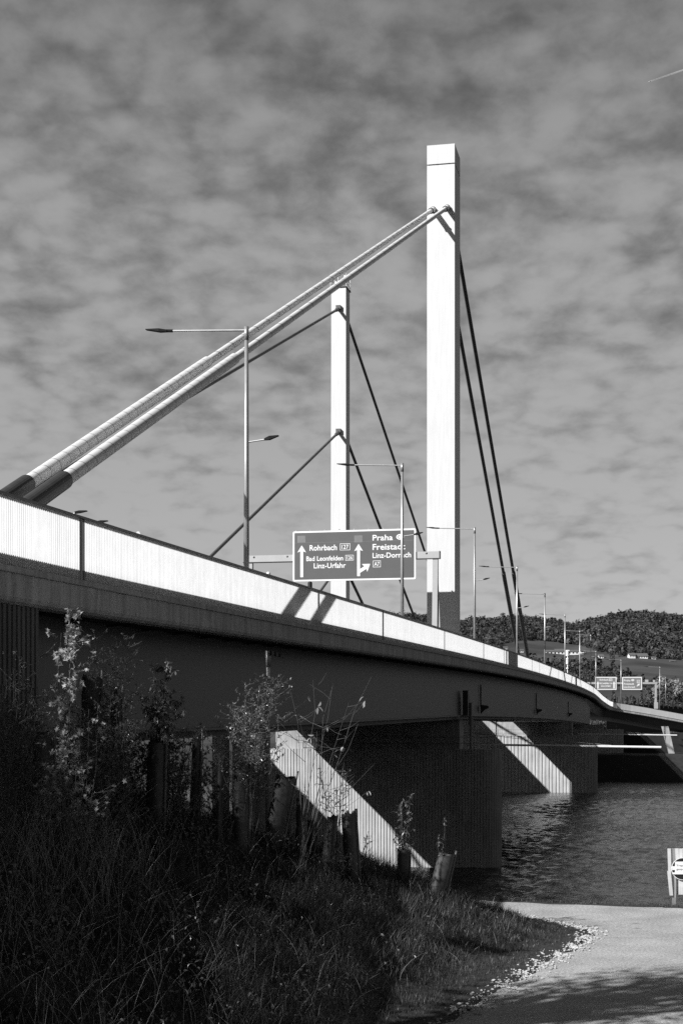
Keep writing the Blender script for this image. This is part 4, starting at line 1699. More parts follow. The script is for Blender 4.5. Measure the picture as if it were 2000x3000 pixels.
m_.box((cx_ - 0.235, -0.043, cz_ + 0.02), (0.09, 0.01, 0.10))
nb = m_.build('notice_plate', M['white'], dk)
m_ = MB()
sfb = SignFace((cx_ - 0.17, -0.053, cz_ + 0.07), Vector((1, 0, 0)), Vector((0, 1, 0)))
sfb.text(m_, 'Treppelweg', 0, 0.0, 0.045, 0.42, 0.0)
sfb.text(m_, 'gesperrt', 0.0, -0.10, 0.045, 0.32, 0.0)
m_.build('lettering', M['rail'], nb)
# fallen dark litter at its foot
# ------------------------------------------------------------------ far side: barrier, mast, houses, trees
m_ = MB()
fbase = Vector((80, 476, hill_z(np.array([[80., 476.]]))[0]))
nbar = thing('noise_barrier', fbase, 'black noise barrier with dark posts behind the far approach road', 'barrier')
pa_, pb_ = at(1775, 2058, 470), at(2230, 2086, 540)
zA, zB = pa_.z, pb_.z
m_.box8([Vector((pa_.x, pa_.y, -6)), Vector((pb_.x, pb_.y, -6)), Vector((pb_.x, pb_.y + .4, -6)), Vector((pa_.x, pa_.y + .4, -6)),
         Vector((pa_.x, pa_.y, zA)), Vector((pb_.x, pb_.y, zB)), Vector((pb_.x, pb_.y + .4, zB)), Vector((pa_.x, pa_.y + .4, zA))])
m_.build('barrier_wall', M['barrier'], nbar, fbase)
npost = 34
for i in range(npost):
    f_ = i / (npost - 1)
    q = pa_.lerp(pb_, f_)
    m_ = MB()
    m_.box((q.x, q.y - 0.3, q.z + 0.6), (0.28, 0.25, 2.6))
    m_.build('barrier_post', M['barrier'], nbar, fbase)

mp = at(1661, 1972, 505)
mz = hill_z(np.array([[mp.x, mp.y]]))[0]
mast = thing('antenna_mast', (mp.x, mp.y, mz), 'white mobile phone antenna mast between two street lamps', 'mast')
m_ = MB()
top = at(1661, 1905, 505).z - mz
m_.tube([(0, 0, 0), (0, 0, top)], 0.16, 8)
for h in (3.0, 4.6, 6.2):
    m_.tube([(0, 0, top - h), (0, 0, top - h + 0.35)], 0.5, 10)
m_.build('mast_pole', M['white'], mast)
for a in (0.4, 2.5, 4.6):
    m_ = MB()
    m_.box((0.5 * math.cos(a), 0.5 * math.sin(a), top - 0.9), (0.38, 0.38, 2.0))
    m_.box((0.42 * math.cos(a), 0.42 * math.sin(a), top - 3.8), (0.28, 0.28, 1.5))
    m_.build('antenna_panel', M['white'], mast)


def ray_hill(px, py, lo=560, hi=1890):
    """distance along a sketch ray where it meets the hillside"""
    ys_ = np.linspace(lo, hi, 800)
    xs_ = (px - 1000) / F * ys_
    zr = EYE + (HY - py) / F * ys_
    zh = hill_z(np.column_stack([xs_, ys_]))
    k = np.argmax(zh >= zr)
    return float(ys_[k]) if (zh >= zr).any() else hi


def house(px0, px1, ybot, yeave, yroof, label, cat='house', nwin=4, depth=9.0, name='house'):
    dz = ray_hill((px0 + px1) / 2, ybot)
    a, b = at(px0, ybot, dz), at(px1, ybot, dz)
    L_ = b.x - a.x
    he = (ybot - yeave) / F * dz
    hr = (ybot - yroof) / F * dz
    base = Vector((a.x, dz, a.z - 1.5))
    t = thing(name, base, label, cat)
    m_ = MB()
    m_.box((L_ / 2, depth / 2, (he + 1.5) / 2), (L_, depth, he + 1.5))
    m_.prism([(0.01, 0.0, he + 1.5), (0.01, depth, he + 1.5), (0.01, depth / 2, hr + 1.4)], (L_ - 0.02, 0, 0))
    m_.build('wall', M['housewall'], t)
    m_ = MB()
    e = 0.5
    for s_ in (0, 1):
        y0 = -e if s_ == 0 else depth + e
        m_.add([(-e, y0, he + 1.35), (L_ + e, y0, he + 1.35), (L_ + e, depth / 2, hr + 1.55), (-e, depth / 2, hr + 1.55),
                (-e, y0, he + 1.55), (L_ + e, y0, he + 1.55), (L_ + e, depth / 2, hr + 1.75), (-e, depth / 2, hr + 1.75)],
               [(3, 2, 1, 0), (4, 5, 6, 7), (0, 1, 5, 4), (1, 2, 6, 5), (2, 3, 7, 6), (3, 0, 4, 7)])
    m_.build('roof', M['roof'], t)
    for i in range(nwin):
        m_ = MB()
        m_.box((L_ * (i + 0.5) / nwin, -0.03, 1.5 + he * 0.5), (min(1.6, L_ / nwin * 0.4), 0.1, he * 0.42))
        m_.build('window', M['dkglass'], t)
    return t


house(1598, 1694, 1917, 1909, 1904, 'long low white building on the meadow below the wooded hill', 'building', 9, name='farm_building')
house(1626, 1650, 1912, 1905, 1901, 'short white building standing behind the long low one on the meadow', 'building', 2, name='farm_building')
house(1843, 1860, 1928, 1919, 1913, 'small white house left of the longer dark-roofed farmhouse on the slope')
house(1861, 1896, 1929, 1922, 1914, 'white farmhouse with long dark roof on the slope above the dark meadow', nwin=5)
house(1908, 1920, 1931, 1927, 1924, 'tiny white shed right of the dark-roofed farmhouse', 'shed', 1, 5, name='shed')
house(1946, 1958, 1828, 1820, 1816, 'small white house alone among the trees near the hilltop', nwin=2)
house(1754, 1767, 1929, 1922, 1917, 'small grey hut at the forest edge below the meadow', 'hut', 2, name='hut')
house(1958, 2010, 2052, 2046, 2036, 'dark hipped roof of a low house behind the black barrier', nwin=3)
house(1962, 1976, 1939, 1936.5, 1934.5, 'tiny white shed at the far end of the dark meadow', 'shed', 1, 4, name='shed')


house(1452, 1466, 1900, 1895, 1892, 'white house at the left end of the meadow beside the rear stay cables', nwin=2)
house(1470, 1486, 1903, 1897.5, 1894, 'white house just left of the rear stay cables foot, low on the meadow', nwin=3)
house(1520, 1533, 1911, 1906, 1902, 'small white house right of the rear stay cables, below the meadow', nwin=2)
house(1700, 1713, 1913, 1908, 1904, 'small white house right of the long low building, at the wood edge', nwin=2)
house(1590, 1600, 1836, 1831, 1828, 'small pale house high on the wooded hill near a street lamp', nwin=2)


def tree(name, base, h, wr, label, mat, group=None, conifer=False, nq=500, leaf=0.5, trunk_h=0.3, seed=0, cat='tree', nblob=9, limbs=6):
    r = np.random.default_rng(seed)
    t = thing(name, base, label, cat, group)
    m_ = MB()
    m_.tube([(0, 0, -0.5), (0.05 * wr, 0, h * 0.35), (0, 0.04 * wr, h * 0.9)], [h * 0.022, h * 0.015, h * 0.004], 8)
    cs, ss = [], []
    if conifer:
        for k in range(nblob):
            f_ = k / (nblob - 1)
            z = h * (trunk_h + (1 - trunk_h) * f_)
            rr_ = wr * (1 - f_) ** 0.8 + 0.15
            cs.append((r.normal() * 0.1 * rr_, r.normal() * 0.1 * rr_, z))
            ss.append((rr_, rr_, h * 0.09))
    else:
        for k in range(nblob):
            a = r.uniform(0, 2 * math.pi)
            f_ = r.random() ** 0.7
            z = h * (trunk_h + 0.1 + (0.82 - trunk_h) * r.random())
            prof_ = math.sin(math.pi * min(0.95, max(0.12, (z / h - trunk_h) / (1 - trunk_h))))
            rad = wr * 0.62 * f_ * prof_
            cs.append((rad * math.cos(a), rad * math.sin(a), z))
            q = wr * r.uniform(0.34, 0.52)
            ss.append((q, q, q * r.uniform(0.7, 1.0)))
    for k in range(min(limbs, len(cs))):
        c = cs[k]
        m_.tube([(0, 0, c[2] * 0.55), (c[0] * 0.5, c[1] * 0.5, c[2] * 0.8), c], [h * 0.010, h * 0.007, h * 0.002], 5)
    m_.build('trunk', M['bark'], t)
    p_, f_ = blobs(np.array(cs, float), np.array(ss, float), max(8, nq // len(cs)), leaf, seed + 5)
    np_mesh('crown', p_, f_, mat, t)
    return t


TREES = [  # px, foot row, top row, half width px, distance, pale, conifer, label
    (1795, 2078, 2022, 20, 530, 0, 1, 'dark conifer behind the railing bend, below the left gantry panel'),
    (1853, 2085, 2024, 16, 560, 0, 0, 'leafy tree just under the left corner of the gantry panel for Praha'),
    (1876, 2085, 2020, 9, 575, 0, 1, 'slim dark conifer under the middle of the Praha panel'),
    (1902, 2085, 2014, 12, 590, 0, 0, 'loose tree left of the far gantry post'),
    (1832, 2085, 2032, 10, 565, 0, 0, 'small tree directly right of the lamp between the gantry panels'),
    (1945, 2080, 1965, 34, 640, 1, 0, 'pale bushy tree right of the far gantry, tallest of the bright ones'),
    (1922, 2080, 1985, 22, 620, 1, 0, 'pale tree behind the top of the gantry post'),
    (1985, 2080, 1975, 26, 650, 1, 0, 'pale tree at the right edge above the dark roof'),
    (1970, 2085, 2022, 8, 570, 0, 0, 'thin young tree by the dark hipped roof'),
    (1939, 2085, 2018, 8, 585, 0, 0, 'thin young tree between lamp and gantry post'),
]
for i, (px, yb, yt, hwp, dz, pale, con_, lb) in enumerate(TREES):
    b_ = at(px, yb, dz)
    zg = hill_z(np.array([[b_.x, b_.y]]))[0]
    h = at(px, yt, dz).z - zg
    wr = hwp / F * dz
    tree('conifer_tree' if con_ else 'leafy_tree', Vector((b_.x, b_.y, zg)), h, wr, lb, M['treepale'] if pale else M['treeleaf'],
         'trees beyond the far approach', bool(con_), 900, 0.42, 0.12 if con_ else 0.2, 40 + i, nblob=12)
# mid-slope trees, bushy belt between bridge and meadow
r = np.random.default_rng(21)
cs, ss = [], []
for k in range(420):
    px = r.uniform(1290, 2150)
    dz = r.uniform(560, 780)
    x_ = (px - 1000) / F * dz
    z_ = hill_z(np.array([[x_, dz]]))[0]
    if 1730 < px and dz > 640 and px < 1900:
        continue
    h = r.uniform(5, 10)
    q = h * r.uniform(0.32, 0.5)
    cs.append((x_, dz, z_ + h * 0.5))
    ss.append((q, q, h * 0.55))
p_, f_ = blobs(np.array(cs), np.array(ss), 520, 0.42, 77)
tag(np_mesh('woodland_belt', p_, f_, M['forest']), kind='stuff')

# contrail high up
ct0, ct1 = at(1906, 237, 14000), at(2080, 178, 14000)
m_ = MB()
mt, ntm, bb = new_mat('ice_trail')
bb.inputs['Base Color'].default_value = g(0.8)
bb.inputs['Roughness'].default_value = 1
bb.inputs['Alpha'].default_value = 0.3
n_ = 14
for off in (-4.5, 4.5):
    pts_ = [ct0.lerp(ct1, k / n_) + Vector((0, 0, off)) for k in range(n_ + 1)]
    m_.tube(pts_, [1.2 + 5.5 * k / n_ for k in range(n_ + 1)], 8, cap=False)
ctr = m_.build('contrail', mt, None, ct0)
tag(ctr, 'thin white contrail streak in the upper right sky', 'contrail')
pl = ct0 - (ct1 - ct0).normalized() * 12
m_ = MB()
t = thing('airliner', pl, 'tiny airliner at the head of the contrail', 'aircraft')
ax1 = (ct0 - ct1).normalized()
side = Vector((0, 1, 0))
m_.tube([ax1 * -18, ax1 * -10, ax1 * 14, ax1 * 19], [0.4, 2, 2, 0.3], 10)
m_.build('fuselage', M['white'], t)
m_ = MB()
m_.prism([ax1 * 4, ax1 * -3 + side * 17, ax1 * -5 + side * 17, ax1 * -3, ax1 * -5 - side * 17, ax1 * -3 - side * 17], Vector((0, 0, 0.5)))
m_.prism([ax1 * -14, ax1 * -17 + side * 6, ax1 * -18 + side * 6, ax1 * -17, ax1 * -18 - side * 6, ax1 * -17 - side * 6], Vector((0, 0, 0.4)))
m_.build('wing', M['white'], t)

#VEGETATION#
# ------------------------------------------------------------------ vegetation on the near slope
def ground_hit(px, py, lo=14.0, hi=60.0):
    ys_ = np.linspace(lo, hi, 1200)
    xs_ = (px - 1000) / F * ys_
    zr = EYE + (HY - py) / F * ys_
    zh = ground_z(np.column_stack([xs_, ys_]))
    hit = (zh >= zr) & (ys_ < 44)
    if hit.any():
        k = int(np.argmax(hit))
    else:
        k = int(np.argmin(np.abs(ys_ - 31.8)))
    return Vector((float(xs_[k]), float(ys_[k]), float(zh[k])))


def blades(P, h, wd, bend, seed, segs=2):
    """tapered curved grass blades at points P (N,3)"""
    r = np.random.default_rng(seed)
    N = len(P)
    az = r.uniform(0, 2 * np.pi, N)
    lean = bend * (0.3 + r.random(N))
    dirx, diry = np.cos(az) * lean * h, np.sin(az) * lean * h
    fa = r.uniform(0, np.pi, N)
    sx_, sy_ = np.cos(fa) * wd, np.sin(fa) * wd
    rows = []
    for k in range(segs + 1):
        t_ = k / segs
        cx = P[:, 0] + dirx * t_ ** 1.8
        cy = P[:, 1] + diry * t_ ** 1.8
        cz = P[:, 2] - 0.03 + h * (t_ - 0.35 * np.minimum(lean, 1.2) * t_ ** 2.2)
        q = (1 - t_) ** 0.7 + 0.08
        rows.append(np.stack([cx - sx_ * q, cy - sy_ * q, cz], 1))
        rows.append(np.stack([cx + sx_ * q, cy + sy_ * q, cz], 1))
    V_ = np.stack(rows, 1)
    n_ = 2 * (segs + 1)
    b_ = (np.arange(N) * n_)[:, None]
    f_ = [np.concatenate([b_ + 2 * k, b_ + 2 * k + 1, b_ + 2 * k + 3, b_ + 2 * k + 2], 1) for k in range(segs)]
    return V_.reshape(-1, 3), np.stack(f_, 1).reshape(-1, 4)


def scatter(n, x0, x1, y0, y1, seed, cond=None):
    r = np.random.default_rng(seed)
    P = np.column_stack([r.uniform(x0, x1, n), r.uniform(y0, y1, n)])
    dp = path_dist(P)
    dr = river_dist(P)
    ok = (dp > -0.10 + 0.12 * np.sin(P[:, 0] * 4.1 + P[:, 1] * 2.7)) & (dr < 2.2) & (P[:, 0] > -15.2 + 0.2118 * P[:, 1]) & (P[:, 0] < P[:, 1] * 0.27) & (P[:, 0] > -P[:, 1] * 0.27 - 0.5)
    if cond is not None:
        ok &= cond(P, dp, dr)
    P, dp = P[ok], dp[ok]
    return np.column_stack([P, ground_z(P)]), dp


r = np.random.default_rng(5)
Pg, dg_ = scatter(420000, -13, 9, 16, 46, 51)
cl = 0.5 + 0.5 * np.sin(Pg[:, 0] * 2.1 + np.sin(Pg[:, 1] * 1.3) * 2) * np.cos(Pg[:, 1] * 1.7 + np.sin(Pg[:, 0] * 0.9) * 2)
keep = r.random(len(Pg)) < (0.45 + 0.55 * cl) * np.clip(dg_ / 0.9 + 0.18, 0.06, 1)
Pg, dg_, cl = Pg[keep], dg_[keep], cl[keep]
hh = (0.10 + 0.10 * r.random(len(Pg)) + (0.12 + 0.25 * r.random(len(Pg))) * np.clip(dg_ / 3.5, 0, 1) * (0.5 + cl)) * np.clip(0.32 + dg_ / 3.0, 0.32, 1)
v_, f_ = blades(Pg, hh, 0.0055 + 0.003 * r.random(len(Pg)), 0.55, 52)
tag(np_mesh('grass', v_, f_, M['grass']), kind='stuff')
# long dry stalks, thicker at the left
Pd, dd_ = scatter(20000, -13, 6, 18, 40, 53, lambda P, dp, dr: dp > 1.2)
pk = np.clip(0.12 + 0.5 * (-Pd[:, 0] / 6), 0.07, 0.6)
Pd = Pd[r.random(len(Pd)) < pk]
hd = r.uniform(0.5, 1.35, len(Pd)) * np.clip(0.72 - Pd[:, 0] * 0.11, 0.6, 1.5)
v_, f_ = blades(Pd, hd, np.full(len(Pd), 0.0055), 0.8, 54, segs=5)
tag(np_mesh('dry_grass', v_, f_, M['drygrass']), kind='stuff')


# tall seeding grass in the sun by the wall, left
r = np.random.default_rng(58)
Pt_ = np.column_stack([r.uniform(-8.2, -3.2, 900), r.uniform(24.6, 28.5, 900)])
Pt_ = Pt_[(Pt_[:, 0] > -Pt_[:, 1] * 0.25) & (r.random(900) < np.clip((-Pt_[:, 0] - 2.6) / 3.2, 0.05, 1))]
Pt_ = np.column_stack([Pt_, ground_z(Pt_)])
v_, f_ = blades(Pt_, r.uniform(0.8, 2.1, len(Pt_)), np.full(len(Pt_), 0.0055), 0.55, 59, segs=6)
tag(np_mesh('dry_grass', v_, f_, M['drygrass']), kind='stuff')


def leaf_mesh(C, D, N_, L, W, lobed=False):
    """C base points, D directions, N_ normals, L lengths -> folded leaves"""
    D = D / np.linalg.norm(D, axis=1, keepdims=True)
    S = np.cross(D, N_)
    S /= np.linalg.norm(S, axis=1, keepdims=True) + 1e-9
    U = np.cross(S, D)
    L = L[:, None]
    n = len(C)
    if not lobed:
        prof_ = [(0, 0, 0), (0.35, 0.5 * W, 0.10), (0.72, 0.36 * W, 0.06), (1.0, 0, -0.12), (0.72, -0.36 * W, 0.06), (0.35, -0.5 * W, 0.10), (0.5, 0, -0.02)]
        tri = [(0, 1, 6), (1, 2, 6), (2, 3, 6), (3, 4, 6), (4, 5, 6), (5, 0, 6)]
    else:
        prof_ = [(0, 0, 0), (-0.05, .30, .05), (.28, .26, .02), (.42, .62, .10), (.55, .22, 0), (1.0, 0, -.1), (.55, -.22, 0), (.42, -.62, .10), (.28, -.26, .02), (-.05, -.30, .05), (.3, 0, -.04)]
        k = len(prof_) - 1
        tri = [(i, (i + 1) % k, k) for i in range(k)]
    vs_ = np.stack([C + D * L * a + S * L * b + U * L * c for a, b, c in prof_], 1)
    b_ = np.arange(n)[:, None, None] * len(prof_)
    return vs_.reshape(-1, 3), (b_ + np.array(tri)[None]).reshape(-1, 3)


def plant(name, label, base, h, spread, stems, twigs, nleaf, leaf, mat, seed, lobed=False, W=0.5, droop=0.4, lean=(0, 0), low=0.15, cat='shrub', bare=0.0, stem_r=0.012, tipbias=0.0,
          group='shrubs and saplings on the slope', twig_len=0.35):
    r = np.random.default_rng(seed)
    t = thing(name, base, label, cat, group)
    m_ = MB()
    tips = []
    for s_ in range(stems):
        a = 2 * math.pi * (s_ + r.random()) / stems
        sp = spread * (0.15 + 0.85 * r.random()) * (1 if stems > 1 else 0.25)
        hs = h * r.uniform(0.72, 1.0) if s_ else h
        pts_ = []
        for k in range(7):
            f = k / 6
            pts_.append(Vector((lean[0] * f + sp * math.cos(a) * f ** 1.4 + r.normal() * 0.012 * h, lean[1] * f + sp * math.sin(a) * f ** 1.4 + r.normal() * 0.012 * h, hs * f - (0.05 if k == 0 else 0))))
        m_.tube(pts_, [stem_r * (1 - 0.8 * k / 6) for k in range(7)], 5)
        for q in range(twigs):
            f = low + (1 - low) * r.random()
            i0 = min(int(f * 6), 5)
            p0 = pts_[i0].lerp(pts_[i0 + 1], f * 6 - i0)
            an = r.uniform(0, 2 * math.pi)
            ln = h * twig_len * (0.4 + 0.8 * r.random()) * (1.15 - 0.7 * f)
            p1 = p0 + Vector((math.cos(an) * ln * 0.8, math.sin(an) * ln * 0.8, ln * r.uniform(0.2, 0.75)))
            pm_ = p0.lerp(p1, 0.5) + Vector((0, 0, -0.04 * ln)) + Vector(r.normal(size=3)) * 0.05 * ln
            m_.tube([p0, pm_, p1], [stem_r * 0.5, stem_r * 0.35, stem_r * 0.15], 4)
            if r.random() > bare:
                tips.append((p0, pm_, p1))
        if r.random() > bare:
            tips.append((pts_[3], pts_[5], pts_[6]))
    m_.build('stem', M['twig'], t)
    if not tips:
        return t
    C, D = [], []
    for k in range(nleaf):
        a, b, c = tips[r.integers(len(tips))]
        f = r.random()
        if tipbias:
            f = 1 - (1 - f) * (1 - tipbias)
        p = a.lerp(b, f * 2) if f < 0.5 else b.lerp(c, f * 2 - 1)
        C.append(p)
        dq = (c - a).normalized() * 0.4 + Vector(r.normal(size=3)) * 0.75 + Vector((0, 0, -droop))
        D.append(dq)
    C, D = np.array(C), np.array(D)
    Nn = np.tile(np.array([[0, 0, 1.0]]), (len(C), 1)) + r.normal(size=(len(C), 3)) * 0.5
    v_, f_ = leaf_mesh(C, D, Nn, leaf * r.uniform(0.6, 1.2, len(C)), W, lobed)
    np_mesh('foliage', v_, f_, mat, t)
    return t


# tree guards (planting tubes) with stakes
GUARDS = [
    (132, 2146, 2405, 66, -6, 'wide translucent planting tube at the left edge, holding the pale maple'),
    (262, 1984, 2290, 56, 8, 'tall planting tube highest on the slope, with a thorny bush above it'),
    (343, 2030, 2270, 32, 0, 'square-topped planting tube with pale stake, right of the tallest tube'),
    (300, 2222, 2445, 84, -56, 'dark broad planting tube leaning to the left'),
    (453, 2166, 2432, 52, 8, 'upright planting tube under the drooping-leaved sapling'),
    (568, 2150, 2412, 27, 10, 'narrow planting tube with white-topped stake, below the girder edge'),
    (640, 2216, 2380, 18, 8, 'thinnest dark post in front of the lit pier at the far left'),
    (706, 2248, 2415, 44, 2, 'mossy planting tube left of the lamp post under the bridge'),
    (793, 2272, 2484, 58, 46, 'planting tube leaning right with a long stake beside it'),
    (876, 2340, 2502, 24, 4, 'slim dark tube at the foot of the long bare twigs'),
    (914, 2402, 2500, 27, 0, 'short low tube between slim and leaning tubes, white-topped'),
    (957, 2391, 2542, 32, 18, 'dark tube leaning slightly right in front of the lit pier stripe'),
    (1033, 2382, 2582, 44, -14, 'dark split tube leaning left at the base of the lit pier stripe'),
    (1178, 2488, 2592, 38, 2, 'short tube with a leafy sapling in front of the pier foot'),
    (1273, 2503, 2637, 50, 34, 'rightmost planting tube, leaning right by the path'),
]
gpos = []
for k, (px, yt, yb, wpx, lean, lb) in enumerate(GUARDS):
    b_ = ground_hit(px, yb)
    gpos.append(b_)
    sc = b_.y / F
    h, rad, lx = at(px, yt, b_.y).z - b_.z, wpx * sc / 2, lean * sc
    t = thing('tree_guard', b_, lb, 'tree guard', 'tree guards on the slope')
    m_ = MB()
    n_ = 16
    vs_, fs_ = [], []
    rj = random.Random(k)
    lev = 5
    for i in range(lev + 1):
        f = i / lev
        for s_ in range(n_):
            an = 2 * math.pi * s_ / n_
            wv = 1 + 0.07 * math.sin(an * 3 + k + f * 2) + rj.uniform(-0.02, 0.02)
            top = rj.uniform(-0.05, 0.04) * h if i == lev else 0
            vs_.append((lx * f + rad * wv * math.cos(an), rad * wv * math.sin(an), h * f - (0.15 if i == 0 else 0) + top))
    for i in range(lev):
        for s_ in range(n_):
            s2 = (s_ + 1) % n_
            fs_.append((i * n_ + s_, i * n_ + s2, (i + 1) * n_ + s2, (i + 1) * n_ + s_))
    m_.add(vs_, fs_)
    m_.build('guard_tube', M['tube'], t, smooth=True)
    if k not in (3, 6, 11):
        m_ = MB()
        sr = max(0.012, min(0.028, rad * 0.28))
        sx_ = rad + sr * 0.6
        m_.tube([(sx_, -0.03, -0.2), (sx_ + lx * 1.05, -0.03, h * 1.04 + 0.04)], sr, 6)
        m_.build('stake', M['stake'], t)


def on(k, dz=0.0):
    return gpos[k].copy()


def footing(px, py, top, depth=None):
    b = ground_hit(px, py)
    if depth:
        x_ = (px - 1000) / F * depth
        b = Vector((x_, depth, gz(x_, depth)))
    return b, at(px, top, b.y).z - b.z


plant('shrub', 'pale sunlit maple sapling with lobed leaves at the left edge', *footing(196, 2360, 1795, 25.8), 0.30, 5, 20, 1050, 0.095, M['leafmaple'], 1, True, droop=0.3, low=0.25, tipbias=0.2, twig_len=0.16)
plant('shrub', 'thin-leaved thorny bush spreading above the tallest tube', *footing(275, 2280, 1862), 0.8, 10, 22, 2000, 0.06, M['leafdark'], 2, W=0.45, droop=0.2, low=0.5, lean=(0.38, 0), twig_len=0.22)
plant('shrub', 'sapling with drooping dark glossy leaves, alone before the girder', *footing(470, 2425, 1928), 0.5, 7, 18, 1500, 0.135, M['leafdark'], 3, W=0.42, droop=1.0, low=0.35, twig_len=0.17)
plant('shrub', 'dense fine-leaved round bush around the lamp post', *footing(735, 2425, 1985), 1.0, 14, 24, 3300, 0.066, M['leafdark'], 4, W=0.42, droop=0.15, low=0.42, twig_len=0.26)
plant('shrub', 'sprawling bare twigs with a few pale leaves at their tips, mid-slope', *footing(880, 2480, 1980), 1.35, 9, 4, 34, 0.13, M['leafmaple'], 5, W=0.4, droop=1.0, low=0.4, tipbias=0.93, bare=0.5, stem_r=0.011, lean=(0.55, 0))
plant('shrub', 'sparse twiggy sapling with small leaf clusters before the lit pier stripe', *footing(985, 2540, 2235), 0.5, 6, 8, 200, 0.07, M['leafdark'], 6, W=0.5, droop=0.3, low=0.4, twig_len=0.25)
plant('shrub', 'small leafy sapling rising from the short tube at the pier foot', *footing(1180, 2590, 2336), 0.28, 5, 11, 330, 0.10, M['leafdark'], 7, W=0.5, droop=0.5, low=0.4, twig_len=0.2)
plant('shrub', 'single thin stem with few leaves above the rightmost tube', *footing(1282, 2635, 2400), 0.15, 2, 6, 80, 0.07, M['leafmid'], 8, W=0.5, droop=0.3, low=0.5, lean=(0.1, 0), twig_len=0.12)
plant('shrub', 'broad-leaved weed clump in front of the leaning dark tube', *footing(345, 2440, 2105), 0.65, 11, 11, 900, 0.12, M['leafdark'], 9, W=0.5, droop=0.6, low=0.1, twig_len=0.25)
plant('shrub', 'tangled weedy bush filling the lower left corner by the ribbed wall', *footing(60, 2330, 1990), 0.85, 12, 14, 1500, 0.07, M['leafdark'], 10, W=0.45, droop=0.3, low=0.1, twig_len=0.3)
plant('shrub', 'second maple shoot with pale leaves low beside the wide tube', *footing(245, 2400, 2060, 25.6), 0.45, 5, 10, 150, 0.085, M['leafmaple'], 11, True, droop=0.3, low=0.4, twig_len=0.25)
plant('shrub', 'leafy climber around the narrow tube below the girder edge', *footing(590, 2410, 2165), 0.22, 4, 8, 170, 0.09, M['leafdark'], 12, W=0.55, droop=0.8, low=0.2, twig_len=0.2)
plant('shrub', 'dark low bramble between the lamp post and the leaning tube', *footing(690, 2440, 2290), 0.6, 8, 9, 420, 0.06, M['leafdark'], 13, W=0.5, droop=0.4, low=0.1, twig_len=0.35)
plant('shrub', 'twiggy weed tuft behind the split leaning tube', *footing(1060, 2575, 2440), 0.4, 7, 7, 150, 0.05, M['leafmid'], 14, W=0.4, droop=0.3, low=0.2, twig_len=0.3)
plant('shrub', 'tall dark weed thicket between the wide tube and the leaning tube', *footing(215, 2420, 2060), 0.7, 14, 12, 1500, 0.09, M['leafdark'], 15, W=0.45, droop=0.4, low=0.1, twig_len=0.3)
plant('shrub', 'leafy bush left of the drooping sapling, in front of the pale-staked tube', *footing(395, 2400, 2130), 0.55, 12, 11, 1300, 0.085, M['leafdark'], 16, W=0.5, droop=0.5, low=0.1, twig_len=0.3)
plant('shrub', 'bushy weeds between the drooping sapling and the narrow tube', *footing(520, 2425, 2200), 0.6, 12, 10, 1100, 0.07, M['leafmid'], 17, W=0.45, droop=0.4, low=0.05, twig_len=0.3)
plant('shrub', 'tall sparse weed stalks at the very left edge before the ribbed wall', *footing(25, 2300, 1900, 26.5), 0.7, 13, 8, 520, 0.06, M['leafmid'], 18, W=0.3, droop=0.2, low=0.3, twig_len=0.22)
plant('shrub', 'dense dark bush at the foot of the fine-leaved round bush', *footing(640, 2440, 2230), 0.7, 13, 11, 1500, 0.06, M['leafdark'], 19, W=0.5, droop=0.3, low=0.05, twig_len=0.3)
plant('shrub', 'twiggy bush between the leaning tube with long stake and the slim dark tube', *footing(840, 2490, 2310), 0.45, 10, 9, 420, 0.05, M['leafdark'], 20, W=0.45, droop=0.3, low=0.1, twig_len=0.35)
plant('shrub', 'long-bladed tuft of weeds below the split tube and the leaning dark tube', *footing(990, 2590, 2480), 0.5, 14, 5, 260, 0.09, M['leafmid'], 21, W=0.2, droop=0.1, low=0.1, twig_len=0.4)
plant('shrub', 'dark dense bramble filling the slope below the tallest tube', *footing(300, 2400, 2010, 29.5), 1.0, 16, 14, 2600, 0.075, M['leafdark'], 31, W=0.45, droop=0.4, low=0.1, twig_len=0.28)
plant('shrub', 'dark dense thicket at the left edge below the ribbed wall', *footing(70, 2360, 1950, 27.0), 0.95, 16, 14, 2600, 0.075, M['leafdark'], 32, W=0.45, droop=0.4, low=0.1, twig_len=0.28)
plant('shrub', 'dark thicket behind the drooping sapling and the narrow tube', *footing(520, 2380, 2120, 33.0), 0.8, 14, 12, 1700, 0.07, M['leafdark'], 33, W=0.45, droop=0.4, low=0.1, twig_len=0.28)
# low leafy undergrowth over the upper slope
Pu, du = scatter(110000, -13, 5, 18, 42, 61, lambda P, dp, dr: dp > 1.6)
pk = np.clip(0.25 - Pu[:, 0] * 0.10, 0.1, 1) * (0.4 + 0.6 * (np.sin(Pu[:, 0] * 1.7 + 1) * np.cos(Pu[:, 1] * 1.2) > -0.1))
Pu = Pu[r.random(len(Pu)) < pk]
Pu[:, 2] += r.random(len(Pu)) ** 1.5 * (0.35 + 0.6 * (0.5 + 0.5 * np.sin(Pu[:, 0] * 2.3 + 2 * np.sin(Pu[:, 1] * 1.1)))) * np.clip(0.55 - Pu[:, 0] * 0.13, 0.35, 1.6)
Du = r.normal(size=(len(Pu), 3)) + np.array([0, 0, 0.1])
v_, f_ = leaf_mesh(Pu, Du, np.tile([[0, 0, 1.0]], (len(Pu), 1)) + r.normal(size=(len(Pu), 3)) * 0.5, r.uniform(0.04, 0.10, len(Pu)), 0.5)
tag(np_mesh('undergrowth', v_, f_, M['leafdark']), kind='stuff')

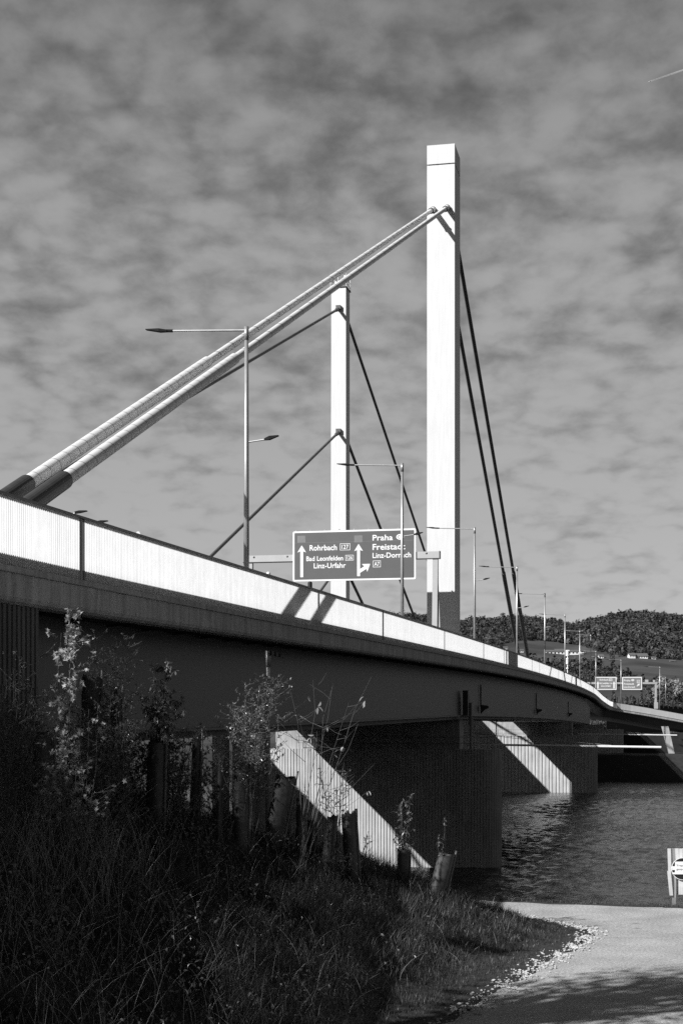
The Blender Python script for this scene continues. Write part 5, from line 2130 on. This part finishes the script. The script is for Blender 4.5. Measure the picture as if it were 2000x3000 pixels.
# gravel along the path edge
edge = PATH_POLY[1:13]
pts_ = []
for (a, b) in zip(edge[:-1], edge[1:]):
    L_ = math.hypot(b[0] - a[0], b[1] - a[1])
    n_ = int(L_ * 200)
    tt = r.random(n_)
    nx_, ny_ = -(b[1] - a[1]) / L_, (b[0] - a[0]) / L_
    off = r.normal(0.02, 0.17, n_)
    pts_.append(np.column_stack([a[0] + (b[0] - a[0]) * tt + nx_ * off, a[1] + (b[1] - a[1]) * tt + ny_ * off]))
Pq = np.concatenate(pts_)
clm = 0.5 + 0.5 * np.sin(Pq[:, 0] * 5 + Pq[:, 1] * 3.1)
Pq = Pq[r.random(len(Pq)) < (0.2 + 0.8 * clm ** 1.5) * np.clip((Pq[:, 1] - 20) / 10, 0.3, 1)]
zq = np.maximum(ground_z(Pq), 0)
sz = r.uniform(0.008, 0.036, len(Pq)) * (0.7 + 0.6 * r.random(len(Pq)))
octa = np.array([(1, 0, 0), (0, 1, 0), (-1, 0, 0), (0, -1, 0), (0, 0, 0.8), (0, 0, -0.6), (.7, .7, .3), (-.7, .65, .35), (-.7, -.7, .3), (.7, -.65, .35)])
ofc = np.array([(0, 6, 4), (6, 1, 4), (1, 7, 4), (7, 2, 4), (2, 8, 4), (8, 3, 4), (3, 9, 4), (9, 0, 4), (0, 5, 6), (6, 5, 1), (1, 5, 7), (7, 5, 2), (2, 5, 8), (8, 5, 3), (3, 5, 9), (9, 5, 0)])
V_ = octa[None] * sz[:, None, None] * r.uniform(0.65, 1.25, (len(Pq), 10, 3)) + np.column_stack([Pq, zq + sz * 0.25])[:, None, :]
tag(np_mesh('gravel', V_.reshape(-1, 3), (np.arange(len(Pq))[:, None, None] * 10 + ofc[None]).reshape(-1, 3), M['stone']), kind='stuff')
# short tufts on the river edge of the path
Pe, _ = scatter(16000, 2, 12, 37, 44, 71, lambda P, dp, dr: (dr > 0.02) & (dr < 0.55))
keep = r.random(len(Pe)) < np.clip(0.5 + 0.5 * np.sin(Pe[:, 0] * 4 + np.sin(Pe[:, 0] * 1.7) * 3), 0.05, 1) * np.clip(1.3 - Pe[:, 0] * 0.1, 0.25, 1)
Pe = Pe[keep]
v_, f_ = blades(Pe, r.uniform(0.06, 0.26, len(Pe)), np.full(len(Pe), 0.007), 0.6, 72)
tag(np_mesh('grass', v_, f_, M['grass']), kind='stuff')

# the tree beside the retaining wall that throws its shade over the path
tb = Vector((-8.4, 17.0, gz(-8.4, 17.0)))
tree('leafy_tree', tb, 14.5 - tb.z, 3.3, 'leafy tree beside the retaining wall, its shade lying across the path', M['treeleaf'], None, False, 5200, 0.085, 0.42, 90, nblob=40, limbs=40)
